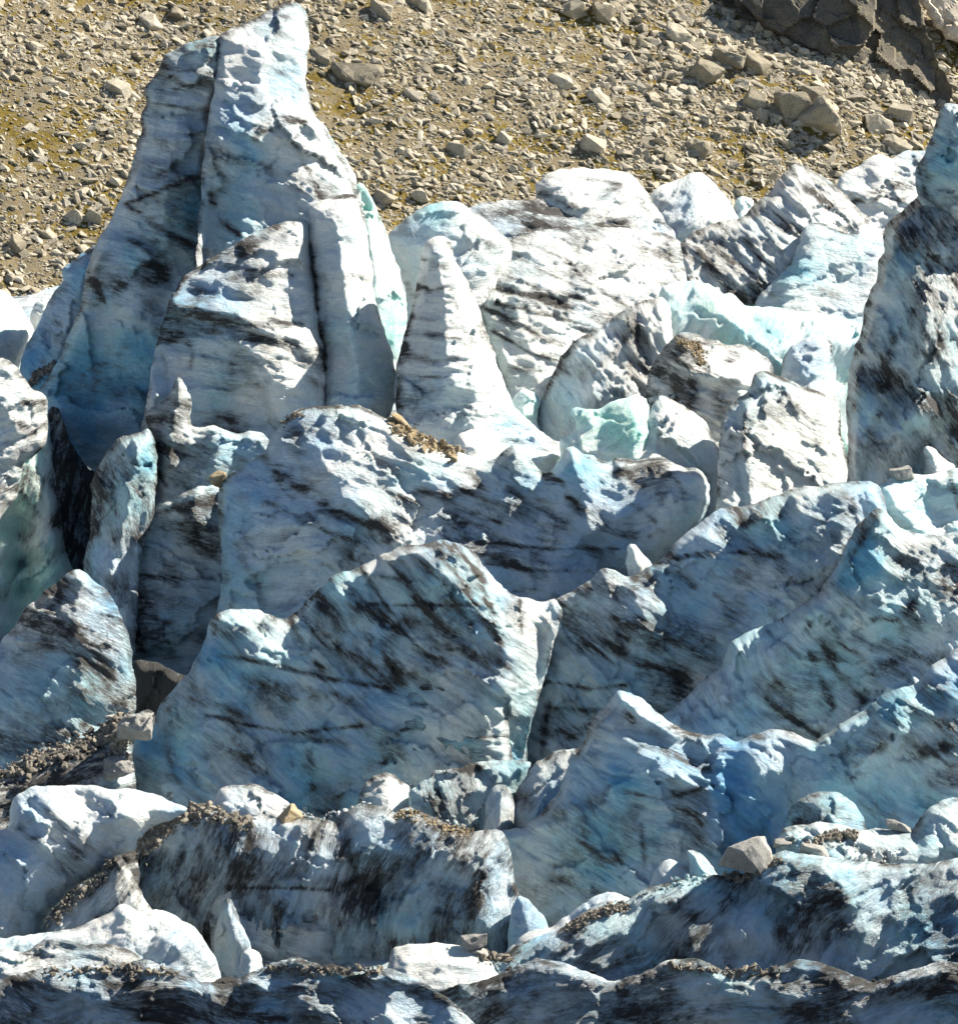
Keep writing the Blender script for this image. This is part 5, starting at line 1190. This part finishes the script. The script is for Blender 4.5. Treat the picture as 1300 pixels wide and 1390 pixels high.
ice_stone('shelf', 1222, 640, 36, 24, 'half-rounded pale boulder on the snow above the lower right wall', 50, 0.5, lift=-2)
ice_stone('midridge', 546, 574, 38, 16, 'largest tan stone at the top of the brown gravel patch', 51, 0.8, BROWN, roll=-20, lift=4)
ice_stone('midridge', 298, 652, 26, 26, 'brown stone lodged at the left end of the long middle ridge', 52, 0.5, BROWN, lift=2, fwd=0.5)

# low bank of gravel at the left (ice cored)
ice('gravel_bank', 'dark dirty ice bank under a crest of grey gravel at left', 'ice ridge', 119.5,
    "-60,1220 -60,1075 0,1052 21,1034 52,1021 87,1012 105,1004 121,999 138,987 149,976 163,971 187,968 201,962 210,966 213,973 205,988 190,1000 180,1010 182,1040 187,1080 190,1220", ICE, bulge=30, R_=36, lean=0.35, turn=0.1, ang=20, dirt=0.8, tint=0.1, blot=0.5, rough=1.5, key='bank',
    strokes=[("0,1060 60,1030 130,1000 170,980", 18, 0.8), ("140,1060 170,1060", 16, -0.7)], blobs=[(150, 1065, 30, 0.2)], crest=0.8)
ice_stone('bank', 186, 984, 56, 42, 'big rough grey rock topping the gravel crest at left', 53, 0.55, lift=0, n=24, rough=0.14)
ice_stone('bank', 160, 1032, 46, 34, 'dark blue-shaded rock under the gravel crest at left', 54, 0.25, lift=-8, n=20, rough=0.12)
ice_stone('bank', 150, 978, 14, 11, 'small light stone on the peak of the left gravel crest', 55, 0.9, lift=3, detail=1)


def gravel(key, line, width, count, smin, smax, label, mat=GRAVEL, seed=1, down=0.0):
    """a band of gravel strewn on a serac along a line (photo pixels)"""
    r = np.random.default_rng(seed)
    P = pts(line)
    seg = np.hypot(*(P[1:] - P[:-1]).T); cum = np.concatenate([[0], np.cumsum(seg)])
    t = r.uniform(0, cum[-1], count)
    x = np.interp(t, cum, P[:, 0]) + r.normal(0, width * 0.45, count)
    y = np.interp(t, cum, P[:, 1]) + np.abs(r.normal(0, width * 0.6, count)) * (1 if down >= 0 else -1) + r.normal(0, width * 0.25, count) + down
    pos = []; S = SURF[key]
    for a, b in zip(x, y):
        q, s = on(key, a, b)
        pos.append(q)
    pos = np.array(pos)
    size = np.clip(smin * (r.pareto(2.2, count) + 1), smin, smax) * s
    pos[:, 2] += size * 0.12
    pos[:, 1] -= size * 0.15
    o = stone_mass('gravel', pos, size, mat, r, None, 0.7, protos=CHUNK)
    return tag(o, label, 'gravel', kind='stuff')


gravel('bank', "0,1050 40,1028 90,1012 130,996 150,980 185,972", 16, 620, 3, 12, 'crest of grey gravel along the dark bank at left', seed=3)
gravel('bank', "150,985 165,1000 155,1020", 14, 140, 4, 14, 'loose grey stones tumbling below the big rough rock at left', seed=4)
gravel('fgdark', "195,1125 225,1112 255,1100 280,1092 310,1103 340,1112", 13, 620, 3, 11, 'grey-brown gravel along the crest of the dark ice wall', seed=5)
gravel('cyanblock', "190,1150 205,1135 225,1120", 12, 200, 3, 11, 'gravel tongue between the folded cyan block and the dark wall', seed=6)
gravel('midridge', "532,572 560,586 590,600 618,612", 10, 420, 3, 12, 'patch of brown gravel on the crest of the long middle ridge', BROWN, seed=7)
gravel('fgright', "770,1258 800,1240 830,1228 852,1228", 8, 420, 2.5, 7, 'dark fine gravel on the crest of the bottom right ridge', seed=8)
gravel('shelfR', "1102,1142 1125,1130 1150,1130 1162,1130", 8, 200, 3, 8, 'dark gravel strip on the ice shelf at lower right', seed=9)
gravel('fgright', "985,1185 1010,1190 1040,1170 1060,1162", 7, 160, 3, 9, 'dirt and grit around the foot of the biggest boulder', seed=10)
gravel('snowledge', "650,1292 670,1296 690,1300", 8, 140, 3, 12, 'scattered grey stones beside the wedge boulder at bottom centre', seed=11)
gravel('fgdark', "536,1106 555,1100 575,1108 600,1118 640,1128", 8, 320, 2, 7, 'pale grit along the right crest of the dark ice wall', BROWN, seed=12)
gravel('shoulder', "40,520 55,505 75,492", 6, 150, 3, 8, 'dark gravel in the notch left of the tallest tower', seed=13)
gravel('wedge', "70,1245 100,1215 130,1195 150,1170", 9, 240, 3, 9, 'dark gravel strip along the dirt-coated wedge', seed=14)
gravel('knob', "918,460 945,466 952,490", 9, 260, 2, 5, 'brown grit capping the lumpy ice knob', BROWN, seed=15)
gravel('midridge', "384,574 395,564 410,558", 5, 90, 2.5, 6, 'pinch of dark gravel at the left top of the long middle ridge', seed=16)

# stones of the dark moraine at the very front
n = 9000
X = rng.uniform(-19, 19, n); Y = rng.uniform(84, 99.5, n)
size = np.clip(0.06 * (rng.pareto(2.0, n) + 1), 0.06, 0.55) * np.clip(1 + 0.8 * fbm(X / 3, Y / 3, 77.0, 2), 0.4, 2)
st = stone_mass('moraine_gravel', np.stack([X, Y, moraine_z(X, Y) + size * 0.1], 1), size, DARKGRAVEL, rng, None, 0.5, protos=CHUNK)
tag(st, 'dark wet gravel of the moraine in front of the bottom ice lip', 'gravel', kind='stuff')


def ice_rubble(key, line, width, count, smin, smax, label, seed):
    """broken ice chips filling the joint between blocks"""
    rr = np.random.default_rng(seed)
    P = pts(line)
    seg = np.hypot(*(P[1:] - P[:-1]).T); cum = np.concatenate([[0], np.cumsum(seg)])
    t = rr.uniform(0, cum[-1], count)
    x = np.interp(t, cum, P[:, 0]) + rr.normal(0, width * 0.5, count); y = np.interp(t, cum, P[:, 1]) + rr.normal(0, width * 0.5, count)
    pos = []; s = 1
    for a, b in zip(x, y):
        q, s = on(key, a, b); pos.append(q)
    size = np.clip(smin * (rr.pareto(1.8, count) + 1), smin, smax) * s
    o = stone_mass('ice_rubble', np.array(pos), size, ICE, rr, None, 0.8, protos=CHUNK)
    me = o.data
    nv = len(me.vertices)
    for k, v in (('dirt', rr.uniform(0.05, 0.5, nv)), ('tint', np.full(nv, 0.25))):
        at = me.attributes.new(k, 'FLOAT', 'POINT'); at.data.foreach_set('value', v.astype(np.float32))
    co = np.empty(nv * 3, np.float32); me.vertices.foreach_get('co', co)
    at = me.attributes.new('suv', 'FLOAT_VECTOR', 'POINT'); at.data.foreach_set('vector', co)
    return tag(o, label, 'ice rubble', kind='stuff')


gravel('lipL', "60,1316 160,1312 240,1318", 8, 160, 3, 12, 'grey gravel along the left crest of the bottom ice lip', seed=31)
gravel('lipL', "360,1310 430,1316 520,1312", 7, 130, 3, 12, 'grey gravel along the middle crest of the bottom ice lip', seed=32)
gravel('lipR', "900,1310 980,1316 1060,1312", 7, 130, 3, 12, 'grey gravel along the right crest of the bottom ice lip', seed=33)
ice_rubble('fgdark', "352,1102 400,1106 440,1110 470,1104 500,1094", 7, 60, 3, 8, 'broken ice chips on the crest of the dark ice wall beside the stone slab', 21)
ice_rubble('ice_ledge', "560,1100 600,1118 640,1122", 8, 40, 4, 14, 'ice chips in the joint below the streaked ledge', 22) if 'ice_ledge' in SURF else None
ice_rubble('fgright', "860,1222 900,1205 960,1192", 6, 60, 3, 11, 'ice chips along the ridge left of the biggest boulder', 23)
ice_rubble('shelfR', "1060,1135 1110,1150 1180,1165 1240,1160", 12, 90, 3, 13, 'ice crumbs scattered on the shelf below the flat stones', 24)
ice_rubble('knob', "880,545 900,540 920,548", 6, 50, 3, 9, 'ice crumbs at the foot of the dirt-capped knob', 25)
ice_rubble('centre', "200,1080 260,1095 340,1100 420,1100", 7, 60, 3, 9, 'ice chips heaped along the foot of the huge humped wall', 26)
print('VERTS', sum(len(o.data.vertices) for o in SC.objects if o.type == 'MESH'))
